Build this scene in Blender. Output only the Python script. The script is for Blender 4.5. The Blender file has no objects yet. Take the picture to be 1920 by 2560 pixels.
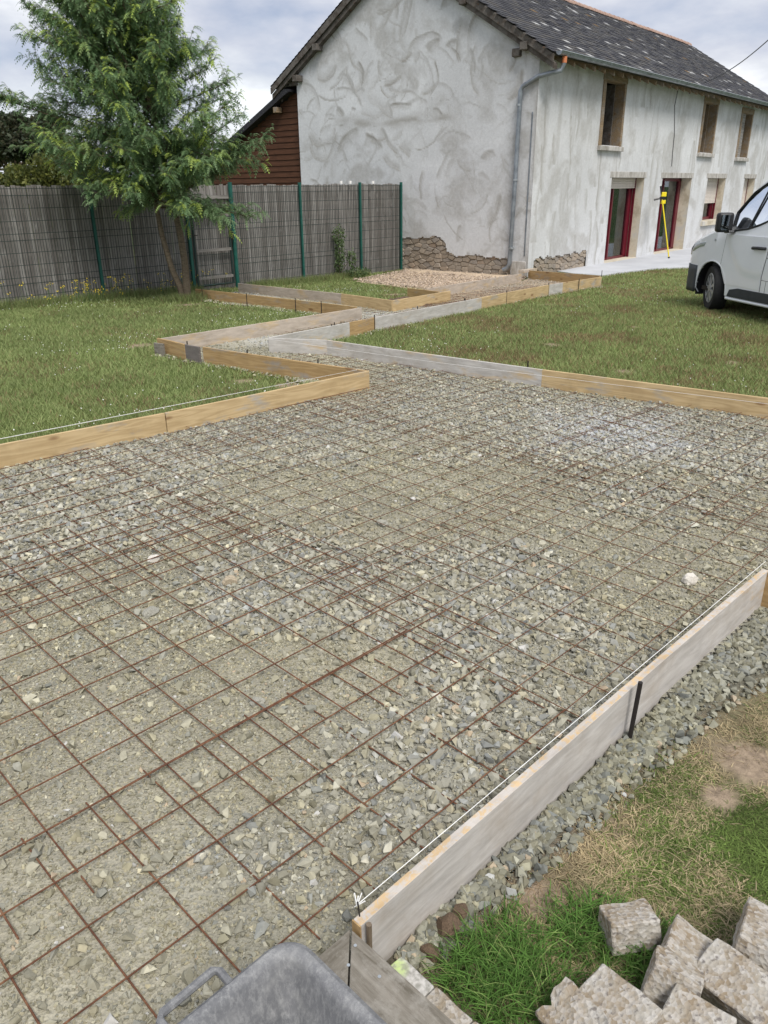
import bpy, bmesh, math, random
import numpy as np
from mathutils import Vector, Matrix, noise as mnoise
R=math.radians
random.seed(7); RNG=np.random.default_rng(11)
S=bpy.context.scene; COL=S.collection
# ------------------------------------------------------------------ camera
F=1930.; TH=R(22.8); ROLL=R(0.6); H=1.8
fw=np.array([0,math.cos(TH),-math.sin(TH)]); r0=np.array([1.,0,0]); u0=np.cross(r0,fw)
cr=math.cos(ROLL)*r0-math.sin(ROLL)*u0; cu=math.sin(ROLL)*r0+math.cos(ROLL)*u0
cam=bpy.data.cameras.new('camera'); co=bpy.data.objects.new('camera',cam); COL.objects.link(co)
co.matrix_world=Matrix(((cr[0],cu[0],-fw[0],0),(cr[1],cu[1],-fw[1],0),(cr[2],cu[2],-fw[2],H),(0,0,0,1)))
cam.sensor_fit='HORIZONTAL'; cam.sensor_width=36; cam.lens=F/1920*36; cam.clip_start=.05; cam.clip_end=3000
S.camera=co
# ------------------------------------------------------------------ world
SUN_EL,SUN_AZ=R(54),R(160)      # compass style: azimuth clockwise from +Y
W=bpy.data.worlds.new("World"); S.world=W; W.use_nodes=True
wt=W.node_tree; wt.nodes.clear()
def wn(t,**k):
    n=wt.nodes.new(t)
    for a,b in k.items(): setattr(n,a,b)
    return n
sky=wn('ShaderNodeTexSky',sky_type='NISHITA',sun_disc=False,sun_elevation=SUN_EL,sun_rotation=SUN_AZ,dust_density=1.5)
b1=wn('ShaderNodeBackground'); b1.inputs['Strength'].default_value=.09
wt.links.new(sky.outputs[0],b1.inputs['Color'])
tc=wn('ShaderNodeTexCoord'); mp=wn('ShaderNodeMapping'); mp.inputs['Scale'].default_value=(1.,1.,2.6)
wt.links.new(tc.outputs['Generated'],mp.inputs[0])
nz=wn('ShaderNodeTexNoise'); nz.inputs['Scale'].default_value=4.2; nz.inputs['Detail'].default_value=7; nz.inputs['Roughness'].default_value=.52
wt.links.new(mp.outputs[0],nz.inputs['Vector'])
nz2=wn('ShaderNodeTexNoise'); nz2.inputs['Scale'].default_value=2.1; nz2.inputs['Detail'].default_value=5; nz2.inputs['Roughness'].default_value=.5
mp2=wn('ShaderNodeMapping'); mp2.inputs['Scale'].default_value=(1,1,3.2); mp2.inputs['Location'].default_value=(3.1,1.7,.4)
wt.links.new(tc.outputs['Generated'],mp2.inputs[0]); wt.links.new(mp2.outputs[0],nz2.inputs['Vector'])
rc=wn('ShaderNodeValToRGB'); e=rc.color_ramp.elements
e[0].position=.36; e[0].color=(.25,.29,.38,1); e[1].position=.63; e[1].color=(.66,.67,.69,1)
m=e.new(.46); m.color=(.37,.39,.45,1); m=e.new(.54); m.color=(.47,.485,.52,1)
wt.links.new(nz.outputs['Fac'],rc.inputs[0])
b2=wn('ShaderNodeBackground'); b2.inputs['Strength'].default_value=1.0
wt.links.new(rc.outputs[0],b2.inputs['Color'])
rm=wn('ShaderNodeValToRGB'); rm.color_ramp.elements[0].position=.32; rm.color_ramp.elements[1].position=.52
rm.color_ramp.elements[0].color=(.86,.86,.86,1)
wt.links.new(nz2.outputs['Fac'],rm.inputs[0])
mx=wn('ShaderNodeMixShader'); wt.links.new(rm.outputs[0],mx.inputs[0]); wt.links.new(b1.outputs[0],mx.inputs[1]); wt.links.new(b2.outputs[0],mx.inputs[2])
wo=wn('ShaderNodeOutputWorld'); wt.links.new(mx.outputs[0],wo.inputs[0])
sl=bpy.data.lights.new('sun','SUN'); sl.energy=1.9; sl.angle=R(22); sl.color=(1,.96,.9)
so=bpy.data.objects.new('sun',sl); COL.objects.link(so)
sd=Vector((math.sin(SUN_AZ)*math.cos(SUN_EL),math.cos(SUN_AZ)*math.cos(SUN_EL),math.sin(SUN_EL)))
so.rotation_euler=sd.to_track_quat('Z','Y').to_euler(); so.location=(0,0,30)
vs=S.view_settings; vs.view_transform='Standard'; vs.look='None'; vs.exposure=.82; vs.gamma=1; vs.use_curve_mapping=False
# ------------------------------------------------------------------ geometry helpers
def T(x,y):
    t=min(max((y-12.5)/7.,0),1); return -.2*t*t*(3-2*t)
def Tn(y):
    t=np.clip((y-12.5)/7.,0,1); return -.2*t*t*(3-2*t)
def ray(x,y): return fw+cr*(x-960)/F-cu*(y-1280)/F
def at(x,y,off=0.):
    "ground point (plus a height above ground) under a photo position"
    z=0.
    for _ in range(25):
        d=ray(x,y); t=(z+off-H)/d[2]; p=np.array([0,0,H])+d*t; z=T(p[0],p[1])
    return Vector(p)
def vnoise(x,y,seed=0):
    x=np.asarray(x,float);y=np.asarray(y,float)
    xi=np.floor(x).astype(np.int64);yi=np.floor(y).astype(np.int64);xf=x-xi;yf=y-yi
    def h(a,b):
        n=(a*374761393+b*668265263+seed*974634777)&0x7fffffff
        n=((n^(n>>13))*1274126177)&0x7fffffff
        return ((n^(n>>16))&0xffff)/65535.
    u=xf*xf*(3-2*xf);v=yf*yf*(3-2*yf)
    return (h(xi,yi)*(1-u)+h(xi+1,yi)*u)*(1-v)+(h(xi,yi+1)*(1-u)+h(xi+1,yi+1)*u)*v
def fbm(x,y,seed=0,oct=4):
    s=0;a=.5;t=0
    for i in range(oct): s=s+a*vnoise(x*2**i+17.3*i,y*2**i-9.1*i,seed+i);t+=a;a*=.55
    return s/t
def inpoly(x,y,P):
    x=np.asarray(x);y=np.asarray(y);c=np.zeros(x.shape,bool);n=len(P);j=n-1
    for i in range(n):
        xi,yi=P[i];xj,yj=P[j]
        if yi!=yj: c^=((yi>y)!=(yj>y))&(x<(xj-xi)*(y-yi)/(yj-yi)+xi)
        j=i
    return c
def pdist(x,y,P,closed=True):
    d=np.full(np.shape(x),1e9)
    for i in range(len(P) if closed else len(P)-1):
        ax,ay=P[i];bx,by=P[(i+1)%len(P)];dx,dy=bx-ax,by-ay
        t=np.clip(((x-ax)*dx+(y-ay)*dy)/(dx*dx+dy*dy+1e-12),0,1)
        d=np.minimum(d,np.hypot(x-ax-t*dx,y-ay-t*dy))
    return d
def tag(o,label=None,cat=None,group=None,kind=None):
    if label:o['label']=label
    if cat:o['category']=cat
    if group:o['group']=group
    if kind:o['kind']=kind
    return o
def empty(name,loc=(0,0,0),rz=0,label=None,cat=None,group=None):
    o=bpy.data.objects.new(name,None); COL.objects.link(o); o.location=loc; o.rotation_euler=(0,0,rz); o.empty_display_size=.1
    return tag(o,label,cat,group)
def link(name,me,parent=None,loc=None,rot=None,scale=None):
    o=bpy.data.objects.new(name,me); COL.objects.link(o)
    if parent:o.parent=parent
    if loc is not None:o.location=loc
    if rot is not None:o.rotation_euler=rot
    if scale is not None:o.scale=scale
    return o
class MB:
    def __init__(s): s.v=[];s.f=[]
    def add(s,v,f):
        n=len(s.v); s.v+=[tuple(p) for p in v]; s.f+=[tuple(i+n for i in q) for q in f]; return s
    def box(s,c,d,M=None):
        x,y,z=[q/2 for q in d]
        v=[Vector((a*x,b*y,e*z)) for a in(-1,1) for b in(-1,1) for e in(-1,1)]
        if M is not None: v=[M@p for p in v]
        return s.add([p+Vector(c) for p in v],[(0,1,3,2),(4,6,7,5),(0,4,5,1),(2,3,7,6),(0,2,6,4),(1,5,7,3)])
    def bb(s,a,b): return s.box([(a[i]+b[i])/2 for i in range(3)],[abs(b[i]-a[i]) for i in range(3)])
    def tube(s,pts,r,n=6,cap=True):
        pts=[Vector(p) for p in pts]; rs=r if isinstance(r,(list,tuple)) else [r]*len(pts); V=[];Fc=[]
        ref=None
        for i,p in enumerate(pts):
            t=(pts[min(i+1,len(pts)-1)]-pts[max(i-1,0)]).normalized()
            if ref is None: ref=Vector((0,0,1)) if abs(t.z)<.9 else Vector((1,0,0))
            a=t.cross(ref).normalized(); b=a.cross(t).normalized(); ref=b
            for k in range(n):
                q=2*math.pi*k/n; V.append(p+a*math.cos(q)*rs[i]+b*math.sin(q)*rs[i])
        for i in range(len(pts)-1):
            for k in range(n):
                Fc.append((i*n+k,i*n+(k+1)%n,(i+1)*n+(k+1)%n,(i+1)*n+k))
        if cap: Fc.append(tuple(range(n))[::-1]); Fc.append(tuple((len(pts)-1)*n+k for k in range(n)))
        return s.add(V,Fc)
    def prism(s,poly,fn,a,b):
        "poly 2D; fn(u,v,w)->3D point, extruded between w=a and w=b"
        n=len(poly); V=[fn(p[0],p[1],a) for p in poly]+[fn(p[0],p[1],b) for p in poly]
        return s.add(V,[tuple(range(n))[::-1],tuple(range(n,2*n))]+[(i,(i+1)%n,n+(i+1)%n,n+i) for i in range(n)])
    def mesh(s,name,mat=None,smooth=False,fix=True):
        me=bpy.data.meshes.new(name); me.from_pydata(s.v,[],s.f)
        if fix:
            bm=bmesh.new(); bm.from_mesh(me); bmesh.ops.recalc_face_normals(bm,faces=bm.faces); bm.to_mesh(me); bm.free()
        if mat: me.materials.append(mat)
        if smooth: me.polygons.foreach_set('use_smooth',[True]*len(me.polygons)); me.set_sharp_from_angle(angle=R(40))
        return me
    def build(s,name,mat,parent=None,loc=None,rot=None,smooth=False,bevel=0):
        o=link(name,s.mesh(name,mat,smooth),parent,loc,rot)
        if bevel:
            b=o.modifiers.new('b','BEVEL'); b.width=bevel; b.segments=2; b.limit_method='ANGLE'
        return o
def npmesh(name,V,Tri,mat,col=None,parent=None,smooth=False):
    me=bpy.data.meshes.new(name); V=np.ascontiguousarray(V,np.float32); Tri=np.ascontiguousarray(Tri,np.int32)
    me.vertices.add(len(V)); me.vertices.foreach_set('co',V.ravel())
    k=Tri.shape[1]; me.loops.add(Tri.size); me.loops.foreach_set('vertex_index',Tri.ravel())
    me.polygons.add(len(Tri)); me.polygons.foreach_set('loop_start',np.arange(len(Tri),dtype=np.int32)*k)
    me.update(calc_edges=True)
    me.polygons.foreach_set('use_smooth',np.full(len(Tri),smooth,bool))
    if col is not None:
        a=me.color_attributes.new('col','FLOAT_COLOR','POINT'); c=np.ones((len(V),4),np.float32); c[:,:3]=col; a.data.foreach_set('color',c.ravel())
    me.materials.append(mat); o=bpy.data.objects.new(name,me); COL.objects.link(o)
    if parent:o.parent=parent
    return o
# ------------------------------------------------------------------ material helpers
class NT:
    def __init__(s,name):
        s.m=bpy.data.materials.new(name); s.m.use_nodes=True; s.t=s.m.node_tree; s.b=s.t.nodes['Principled BSDF']
    def n(s,typ,ins=None,**props):
        q=s.t.nodes.new('ShaderNode'+typ)
        for a,b in props.items(): setattr(q,a,b)
        for a,b in (ins or {}).items(): s.set(q.inputs[a],b)
        return q
    def set(s,sock,val):
        if isinstance(val,bpy.types.NodeSocket): s.t.links.new(val,sock)
        elif isinstance(val,tuple) and len(val)==3 and sock.type=='RGBA': sock.default_value=(*val,1)
        else: sock.default_value=val
    def coord(s,kind='Object',scale=(1,1,1),loc=(0,0,0),rot=(0,0,0)):
        if kind=='World': src=s.n('NewGeometry').outputs['Position']
        else: src=s.n('TexCoord').outputs[kind]
        return s.n('Mapping',{'Vector':src,'Scale':scale,'Location':loc,'Rotation':rot}).outputs[0]
    def noise(s,vec,scale,detail=4,rough=.55,dist=0.):
        return s.n('TexNoise',{'Vector':vec,'Scale':scale,'Detail':detail,'Roughness':rough,'Distortion':dist})
    def ramp(s,fac,stops):
        q=s.n('ValToRGB',{'Fac':fac}); e=q.color_ramp.elements
        while len(e)<len(stops): e.new(.5)
        for i,(p,c) in enumerate(stops):
            e[i].position=p; e[i].color=(c,c,c,1) if isinstance(c,(int,float)) else (*c,1)
        return q.outputs[0]
    def mix(s,fac,a,b,mode='MIX'):
        q=s.n('Mix',data_type='RGBA',blend_type=mode); s.set(q.inputs[0],fac); s.set(q.inputs[6],a); s.set(q.inputs[7],b); return q.outputs[2]
    def math(s,op,a,b=0.,c=None):
        q=s.n('Math',operation=op); s.set(q.inputs[0],a); s.set(q.inputs[1],b)
        if c is not None: s.set(q.inputs[2],c)
        return q.outputs[0]
    def bump(s,h,strength=.3,dist=.01):
        q=s.n('Bump',{'Height':h,'Strength':strength,'Distance':dist}); s.set(s.b.inputs['Normal'],q.outputs[0])
    def out(s,color=None,rough=None,spec=None,metal=None):
        if color is not None:s.set(s.b.inputs['Base Color'],color)
        if rough is not None:s.set(s.b.inputs['Roughness'],rough)
        if spec is not None:s.set(s.b.inputs['Specular IOR Level'],spec)
        if metal is not None:s.set(s.b.inputs['Metallic'],metal)
        return s.m
def plain(name,c,rough=.6,metal=0,var=.12,scale=8,spec=.4):
    t=NT(name); n=t.noise(t.coord('Object'),scale,5)
    c2=tuple(q*(1-var*2) for q in c); c1=tuple(min(1,q*(1+var)) for q in c)
    return t.out(t.ramp(n.outputs[0],[(.3,c2),(.7,c1)]),rough,spec,metal)
def attrmat(name,rough=.85,trans=0,spec=.25,bump=0):
    t=NT(name); a=t.n('Attribute',attribute_name='col').outputs['Color']
    c=a
    if bump:
        n=t.noise(t.coord('World'),bump,3); c=t.mix(.35,a,t.mix(1.,a,t.ramp(n.outputs[0],[(.3,.45),(.7,1.)]),'MULTIPLY')); t.bump(n.outputs[0],.4,.003)
    t.out(c,rough,spec)
    if trans:
        tr=t.n('BsdfTranslucent',{'Color':c}); ms=t.n('MixShader'); o=t.t.nodes['Material Output']
        ms.inputs[0].default_value=trans; t.t.links.new(t.b.outputs[0],ms.inputs[1]); t.t.links.new(tr.outputs[0],ms.inputs[2]); t.t.links.new(ms.outputs[0],o.inputs[0])
    return t.m
def wood(name,c1,c2,grey=None,gamt=0.,ring=7,rough=.75,knots=True,film=False):
    t=NT(name); oi=t.n('ObjectInfo').outputs['Random']
    off=t.n('CombineXYZ',{'X':t.math('MULTIPLY',oi,37.),'Y':t.math('MULTIPLY',oi,11.)}).outputs[0]
    base=t.n('VectorMath',operation='ADD'); t.set(base.inputs[0],t.n('TexCoord').outputs['Object']); t.set(base.inputs[1],off)
    P=base.outputs[0]
    st=t.n('Mapping',{'Vector':P,'Scale':(.75,9,9)}).outputs[0]
    w=t.noise(st,1.5,2,.45,.25)
    rings=t.math('FRACT',t.math('MULTIPLY',w.outputs[0],float(ring)))
    rr=t.ramp(rings,[(0.,.15),(.5,.85),(1.,.15)])
    fine=t.noise(t.n('Mapping',{'Vector':P,'Scale':(6,160,160)}).outputs[0],1.,3)
    c=t.mix(t.math('MULTIPLY',rr,.95),c1,tuple(q*.82 for q in c2)); c=t.mix(t.math('MULTIPLY',fine.outputs[0],.35),c,tuple(q*.6 for q in c2))
    if film:
        nzz=t.n('SeparateXYZ',{'Vector':t.n('TexCoord').outputs['Normal']}).outputs[2]; topm=t.ramp(nzz,[(.5,0.),(.8,1.)])
    if knots:
        vo=t.n('TexVoronoi',{'Vector':t.n('Mapping',{'Vector':P,'Scale':(2.2,6,6)}).outputs[0],'Scale':1.,'Randomness':1.})
        k=t.ramp(vo.outputs['Distance'],[(.0,1.),(.10,.85),(.15,0.)])
        c=t.mix(t.math('MULTIPLY',k,.75),c,(.16,.075,.03))
    if grey:
        g=t.noise(t.n('Mapping',{'Vector':P,'Scale':(1.2,4,4)}).outputs[0],1.7,6,.65)
        lo=.62-gamt*.5
        gm=t.ramp(g.outputs[0],[(lo,0.),(lo+.12,1.)])
        if film: gm=t.mix(topm,gm,t.ramp(t.noise(P,26,5,.75,.5).outputs[0],[(.42,.15),(.52,.92)]))
        g2=t.noise(t.n('Mapping',{'Vector':P,'Scale':(2.5,14,14)}).outputs[0],1.6,7,.72,.4); gc=t.mix(t.ramp(g2.outputs[0],[(.35,0.),(.65,1.)]),tuple(q*.66 for q in grey),tuple(min(1,q*1.15) for q in grey))
        c=t.mix(t.math('MULTIPLY',gm,.86),c,t.mix(t.math('MULTIPLY',fine.outputs[0],.5),gc,tuple(q*.6 for q in grey)))
    d=t.noise(P,3.,6,.7); c=t.mix(t.ramp(d.outputs[0],[(.5,0.),(.8,.45)]),c,tuple(q*.45 for q in c2))
    t.bump(t.mix(.5,rr,fine.outputs[0]),.25,.002)
    return t.out(c,rough,.2)
M={}
M['yellow_pine']=wood('yellow_pine',(.64,.49,.28),(.50,.355,.18),(.42,.40,.36),.12)
M['orange_pine']=wood('orange_pine',(.52,.36,.18),(.40,.26,.12),(.36,.33,.30),.16)
M['pale_board']=wood('pale_board',(.62,.49,.32),(.50,.38,.24),(.52,.46,.40),.5,5)
M['grey_board']=wood('grey_board',(.64,.50,.32),(.52,.40,.25),(.55,.545,.53),.62,6)
M['film_board']=wood('film_board',(.70,.50,.27),(.58,.40,.20),(.56,.555,.55),.72,5,film=True)
M['dark_board']=wood('dark_board',(.2,.17,.14),(.13,.11,.09),(.2,.18,.17),.9)
M['plank_weathered']=wood('plank_weathered',(.27,.24,.19),(.15,.13,.10),(.30,.28,.25),.35,9)
t=NT('plank_weathered'); P=t.n('TexCoord').outputs['Object']; a_=t.noise(t.n('Mapping',{'Vector':P,'Scale':(3,26,26)}).outputs[0],1.2,8,.75,.4); b_=t.noise(P,16,7,.75); c_=t.noise(t.n('Mapping',{'Vector':P,'Scale':(9,120,120)}).outputs[0],1.,3)
c=t.mix(t.ramp(a_.outputs[0],[(.36,0.),(.62,1.)]),(.13,.115,.09),(.30,.275,.235)); c=t.mix(t.ramp(b_.outputs[0],[(.48,0.),(.66,.8)]),c,(.37,.35,.31)); c=t.mix(t.math('MULTIPLY',c_.outputs[0],.4),c,(.09,.08,.065))
M['plank_weathered']=t.out(c,.9,.1); t.bump(t.math('ADD',a_.outputs[0],c_.outputs[0]),.6,.004)
t=NT('slat_wood'); oi=t.n('ObjectInfo').outputs['Random']; P=t.n('TexCoord').outputs['Object']; vv=t.n('VectorMath',operation='ADD'); t.set(vv.inputs[0],P); t.set(vv.inputs[1],t.n('CombineXYZ',{'X':t.math('MULTIPLY',oi,50.),'Y':oi}).outputs[0])
a_=t.noise(t.n('Mapping',{'Vector':vv.outputs[0],'Scale':(1.6,45,45)}).outputs[0],1.,5,.6); b_=t.noise(vv.outputs[0],3.5,5,.7)
c=t.mix(t.ramp(oi,[(0.,0.),(1.,1.)]),(.20,.185,.17),(.36,.345,.325)); c=t.mix(t.ramp(a_.outputs[0],[(.42,.0),(.62,.7)]),c,(.11,.10,.09)); c=t.mix(t.ramp(b_.outputs[0],[(.55,0.),(.75,.6)]),c,(.40,.39,.37))
M['slat']=t.out(c,.9,.1)
M['beam']=wood('beam',(.12,.10,.085),(.07,.058,.048),(.17,.155,.14),.4)
M['window_wood']=wood('window_wood',(.36,.27,.17),(.22,.155,.095),(.3,.26,.22),.3)
M['cladding']=wood('cladding',(.115,.052,.028),(.075,.033,.018),None,0,5,knots=False)
M['steel']=plain('steel',(.035,.03,.028),.6,.4)
t=NT('rusty_steel'); n=t.noise(t.coord('World'),24,4,.7)
M['rust']=t.out(t.ramp(n.outputs[0],[(.3,(.085,.04,.027)),(.5,(.13,.06,.035)),(.64,(.2,.10,.055)),(.75,(.27,.19,.13))]),.85,.2)
t.bump(t.n('TexWave',{'Vector':t.coord('World'),'Scale':40.,'Distortion':1.}).outputs[1],.3,.002)
M['green_paint']=plain('green_paint',(.012,.095,.075),.45,0,.15)
M['wire']=plain('wire',(.018,.035,.032),.5,0,.1)
M['zinc_old']=plain('old_steel',(.22,.17,.12),.6,.3,.2,30)
M['string']=plain('string',(.82,.82,.80),.9,0,.05)
M['zinc']=plain('zinc',(.27,.30,.335),.42,.45,.2,5)
M['zinc_light']=plain('zinc_light',(.42,.45,.47),.4,.6,.1,5)
M['orange_plastic']=plain('orange_plastic',(.55,.19,.08),.6)
M['yellow_plastic']=plain('yellow_plastic',(.85,.68,.02),.4,0,.05)
M['black_plastic']=plain('black_plastic',(.018,.018,.02),.4,0,.1)
M['red_frame']=plain('red_frame',(.12,.008,.018),.35,0,.1)
M['shutter']=plain('shutter',(.66,.60,.54),.5,0,.05)
M['cream']=None
M['terracotta']=plain('terracotta',(.33,.225,.18),.9,0,.3,4)
M['interior_dark']=plain('interior_dark',(.03,.025,.02),.9)
M['insulation']=plain('insulation',(.07,.045,.024),.95,0,.3,9)
M['curtain']=plain('curtain',(.62,.63,.63),.9)
# plaster: pale blue grey skim with brown-grey trowel sweeps
def plaster(name,base,dark,amt):
    t=NT(name); P=t.coord('Object')
    w=t.noise(P,.6,1.5,.5); vm=t.n('VectorMath',operation='SUBTRACT'); t.set(vm.inputs[0],w.outputs['Color']); vm.inputs[1].default_value=(.5,.5,.5)
    sc=t.n('VectorMath',operation='SCALE'); t.set(sc.inputs[0],vm.outputs[0]); sc.inputs['Scale'].default_value=1.5
    ad=t.n('VectorMath',operation='ADD'); t.set(ad.inputs[0],P); t.set(ad.inputs[1],sc.outputs[0])
    Q=ad.outputs[0]
    a=t.noise(Q,1.15,5,.55,.9); b=t.noise(t.n('Mapping',{'Vector':Q,'Scale':(1.,1.,.6)}).outputs[0],2.0,3,.5,1.8); c=t.noise(P,.75,4,.6)
    fr=t.noise(P,9,5,.7,.6)
    ae=t.math('ADD',a.outputs[0],t.math('MULTIPLY',t.math('SUBTRACT',fr.outputs[0],.5),.09))
    blot=t.ramp(ae,[(.52,0.),(.575,.75),(.62,1.),(.68,.5),(.72,.15)])
    q=t.math('ABSOLUTE',t.math('SUBTRACT',t.math('ADD',b.outputs[0],t.math('MULTIPLY',t.math('SUBTRACT',fr.outputs[0],.5),.05)),.5)); stroke=t.ramp(q,[(0.,1.),(.018,.8),(.034,0.)])
    st=t.noise(t.n('Mapping',{'Vector':Q,'Scale':(1.,1.,.5)}).outputs[0],2.6,3,.5,2.5)
    q2=t.math('ABSOLUTE',t.math('SUBTRACT',st.outputs[0],.47)); sw=t.ramp(q2,[(0.,1.),(.02,.6),(.03,0.)])
    gate=t.ramp(c.outputs[0],[(.42,.12),(.55,1.)]); gate2=t.ramp(fr.outputs[0],[(.35,.4),(.6,1.)])
    mk=t.math('MULTIPLY',t.math('MAXIMUM',t.math('MULTIPLY',blot,.85),t.math('MAXIMUM',t.math('MULTIPLY',stroke,.8),t.math('MULTIPLY',sw,.55))),t.math('MULTIPLY',t.math('MULTIPLY',gate,gate2),amt))
    f=t.noise(P,14,6,.7); cc=t.mix(t.math('MULTIPLY',f.outputs[0],.35),base,tuple(x*.82 for x in base))
    cc=t.mix(mk,cc,dark)
    big=t.noise(P,.35,3,.5); cc=t.mix(t.ramp(big.outputs[0],[(.4,0.),(.7,.3)]),cc,tuple(x*.84 for x in base))
    t.bump(t.math('ADD',t.math('MULTIPLY',stroke,-.15),t.math('ADD',t.math('MULTIPLY',a.outputs[0],.5),t.math('MULTIPLY',f.outputs[0],.2))),.4,.022)
    return t.out(cc,.92,.15)
M['plaster_gable']=plaster('plaster_gable',(.60,.615,.635),(.30,.285,.255),1.)
M['plaster_facade']=plaster('plaster_facade',(.64,.645,.65),(.40,.38,.345),.9)
t=NT('trowelled_plaster'); P=t.coord('Object'); a_=t.n('Attribute',attribute_name='col').outputs['Color']; f=t.noise(P,16,7,.72); g_=t.noise(P,60,4,.7)
t.out(t.mix(1.,a_,t.ramp(f.outputs[0],[(.3,.86),(.7,1.06)]),'MULTIPLY'),.92,.12); t.bump(t.math('ADD',f.outputs[0],t.math('MULTIPLY',g_.outputs[0],.3)),.45,.012); M['trowelled']=t.m
t=NT('cream_reveal'); n=t.noise(t.coord('Object'),2.5,6,.7); M['cream']=t.out(t.ramp(n.outputs[0],[(.35,(.42,.36,.27)),(.5,(.60,.54,.43)),(.65,(.52,.5,.46))]),.9,.1)
t=NT('lintel'); n=t.noise(t.coord('Object',scale=(3,3,.8)),2.5,6,.7); M['lintel']=t.out(t.ramp(n.outputs[0],[(.35,(.25,.23,.20)),(.6,(.52,.50,.47))]),.9,.1)
t=NT('patio_concrete'); n=t.noise(t.coord('World'),1.3,8,.65); M['patio']=t.out(t.ramp(n.outputs[0],[(.3,(.42,.43,.455)),(.7,(.54,.55,.575))]),.8,.2)
t=NT('wall_stone'); r=t.n('ObjectInfo').outputs['Random']; n=t.noise(t.coord('World'),16,6,.7)
M['wall_stone']=t.out(t.mix(t.ramp(n.outputs[0],[(.3,0.),(.7,.75)]),t.ramp(r,[(0.,(.27,.22,.17)),(.3,(.38,.32,.25)),(.55,(.30,.27,.24)),(.8,(.45,.38,.30)),(1.,(.34,.25,.18))]),(.21,.18,.15)),.9,.1); t.bump(n.outputs[0],.6,.015)
M['mortar']=plain('mortar',(.25,.205,.155),.95,0,.2,20)
def slatem(name,c,s=.6):
    t=NT(name); n=t.noise(t.coord('World'),6,6,.75); n2=t.noise(t.coord('World'),45,3)
    c0=t.mix(t.ramp(n.outputs[0],[(.35,0.),(.7,.8)]),c,tuple(q*.55 for q in c)); c0=t.mix(t.ramp(n2.outputs[0],[(.55,0.),(.7,s)]),c0,(.14,.14,.135))
    return t.out(c0,.75,.2)
SL=[slatem('slate_dark',(.05,.05,.057)),slatem('slate_blue',(.075,.075,.082)),slatem('slate_brown',(.085,.08,.076)),slatem('slate_black',(.035,.035,.042)),slatem('slate_lichen',(.45,.45,.44),.9)]
t=NT('slate_field'); a=t.n('Attribute',attribute_name='col').outputs['Color']; n=t.noise(t.coord('World'),6,6,.75)
SLF=t.out(t.mix(t.ramp(n.outputs[0],[(.35,0.),(.75,.7)]),a,t.mix(1.,a,(.55,.55,.6),'MULTIPLY')),.75,.2)
t=NT('glass'); t.out((.02,.022,.024),.03,.5); t.b.inputs['Transmission Weight'].default_value=0; M['glass']=t.m
tr=t.n('BsdfTransparent'); ms=t.n('MixShader'); fr=t.n('Fresnel',{'IOR':1.6}); gl=t.n('BsdfGlossy',{'Roughness':.02,'Color':(.9,.95,1.)})
tr.inputs[0].default_value=(.62,.68,.66,1)
t.t.links.new(t.math('ADD',t.math('MULTIPLY',fr.outputs[0],.9),.05),ms.inputs[0]); t.t.links.new(tr.outputs[0],ms.inputs[1]); t.t.links.new(gl.outputs[0],ms.inputs[2]); t.t.links.new(ms.outputs[0],t.t.nodes['Material Output'].inputs[0])
t=NT('van_paint'); n=t.noise(t.coord('Object'),3,5,.6); t.out(t.ramp(n.outputs[0],[(.3,(.78,.80,.83)),(.7,(.82,.84,.86))]),.22,.5); t.b.inputs['Coat Weight'].default_value=.6; t.b.inputs['Coat Roughness'].default_value=.06; M['van_paint']=t.m
M['bumper']=plain('bumper',(.045,.05,.058),.55,0,.1)
M['rubber']=plain('rubber',(.017,.017,.018),.8,0,.15,20)
M['hubcap']=plain('hubcap',(.48,.49,.50),.35,.5,.06)
M['headlight']=plain('headlight',(.55,.6,.65),.1,.3)
M['seat_fabric']=plain('seat_fabric',(.03,.032,.037),.9)
M['tub']=None
t=NT('tub_plastic'); P=t.coord('Object'); n=t.noise(P,6,8,.7,.6); n2=t.noise(t.n('Mapping',{'Vector':P,'Scale':(1,1,.4)}).outputs[0],75,7,.8)
M['tub']=t.out(t.mix(t.ramp(n2.outputs[0],[(.46,0.),(.68,.55)]),t.ramp(n.outputs[0],[(.3,(.10,.103,.11)),(.52,(.17,.172,.178)),(.7,(.26,.26,.255))]),(.40,.40,.39)),.62,.3); t.bump(t.math('ADD',n.outputs[0],t.math('MULTIPLY',n2.outputs[0],.3)),.5,.006)
t=NT('aggregate'); P=t.coord('Object'); v=t.n('TexVoronoi',{'Vector':P,'Scale':95.}); n=t.noise(P,9,6,.7); n2=t.noise(P,70,3)
c=t.mix(t.ramp(n.outputs[0],[(.42,0.),(.6,1.)]),(.25,.20,.14),(.37,.345,.30)); c=t.mix(t.math('MULTIPLY',t.ramp(v.outputs['Color'],[(.35,0.),(.8,1.)]),.5),c,(.55,.53,.50)); c=t.mix(t.ramp(n2.outputs[0],[(.58,0.),(.68,.7)]),c,(.12,.10,.09))
M['aggregate']=t.out(c,.95,.1); t.bump(t.math('ADD',v.outputs['Distance'],t.math('ADD',n2.outputs[0],n.outputs[0])),.7,.004)
t=NT('painted_aggregate'); P=t.coord('Object'); v=t.n('TexVoronoi',{'Vector':P,'Scale':95.}); n=t.noise(P,60,4)
c=t.mix(t.ramp(n.outputs[0],[(.4,0.),(.6,1.)]),(.30,.29,.26),(.52,.50,.47))
gd=t.n('TexGradient',{'Vector':t.n('Mapping',{'Vector':t.n('TexCoord').outputs['Object'],'Location':(-.3,-1.1,-.8),'Scale':(30,30,22)}).outputs[0]},gradient_type='SPHERICAL').outputs[1]
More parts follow.
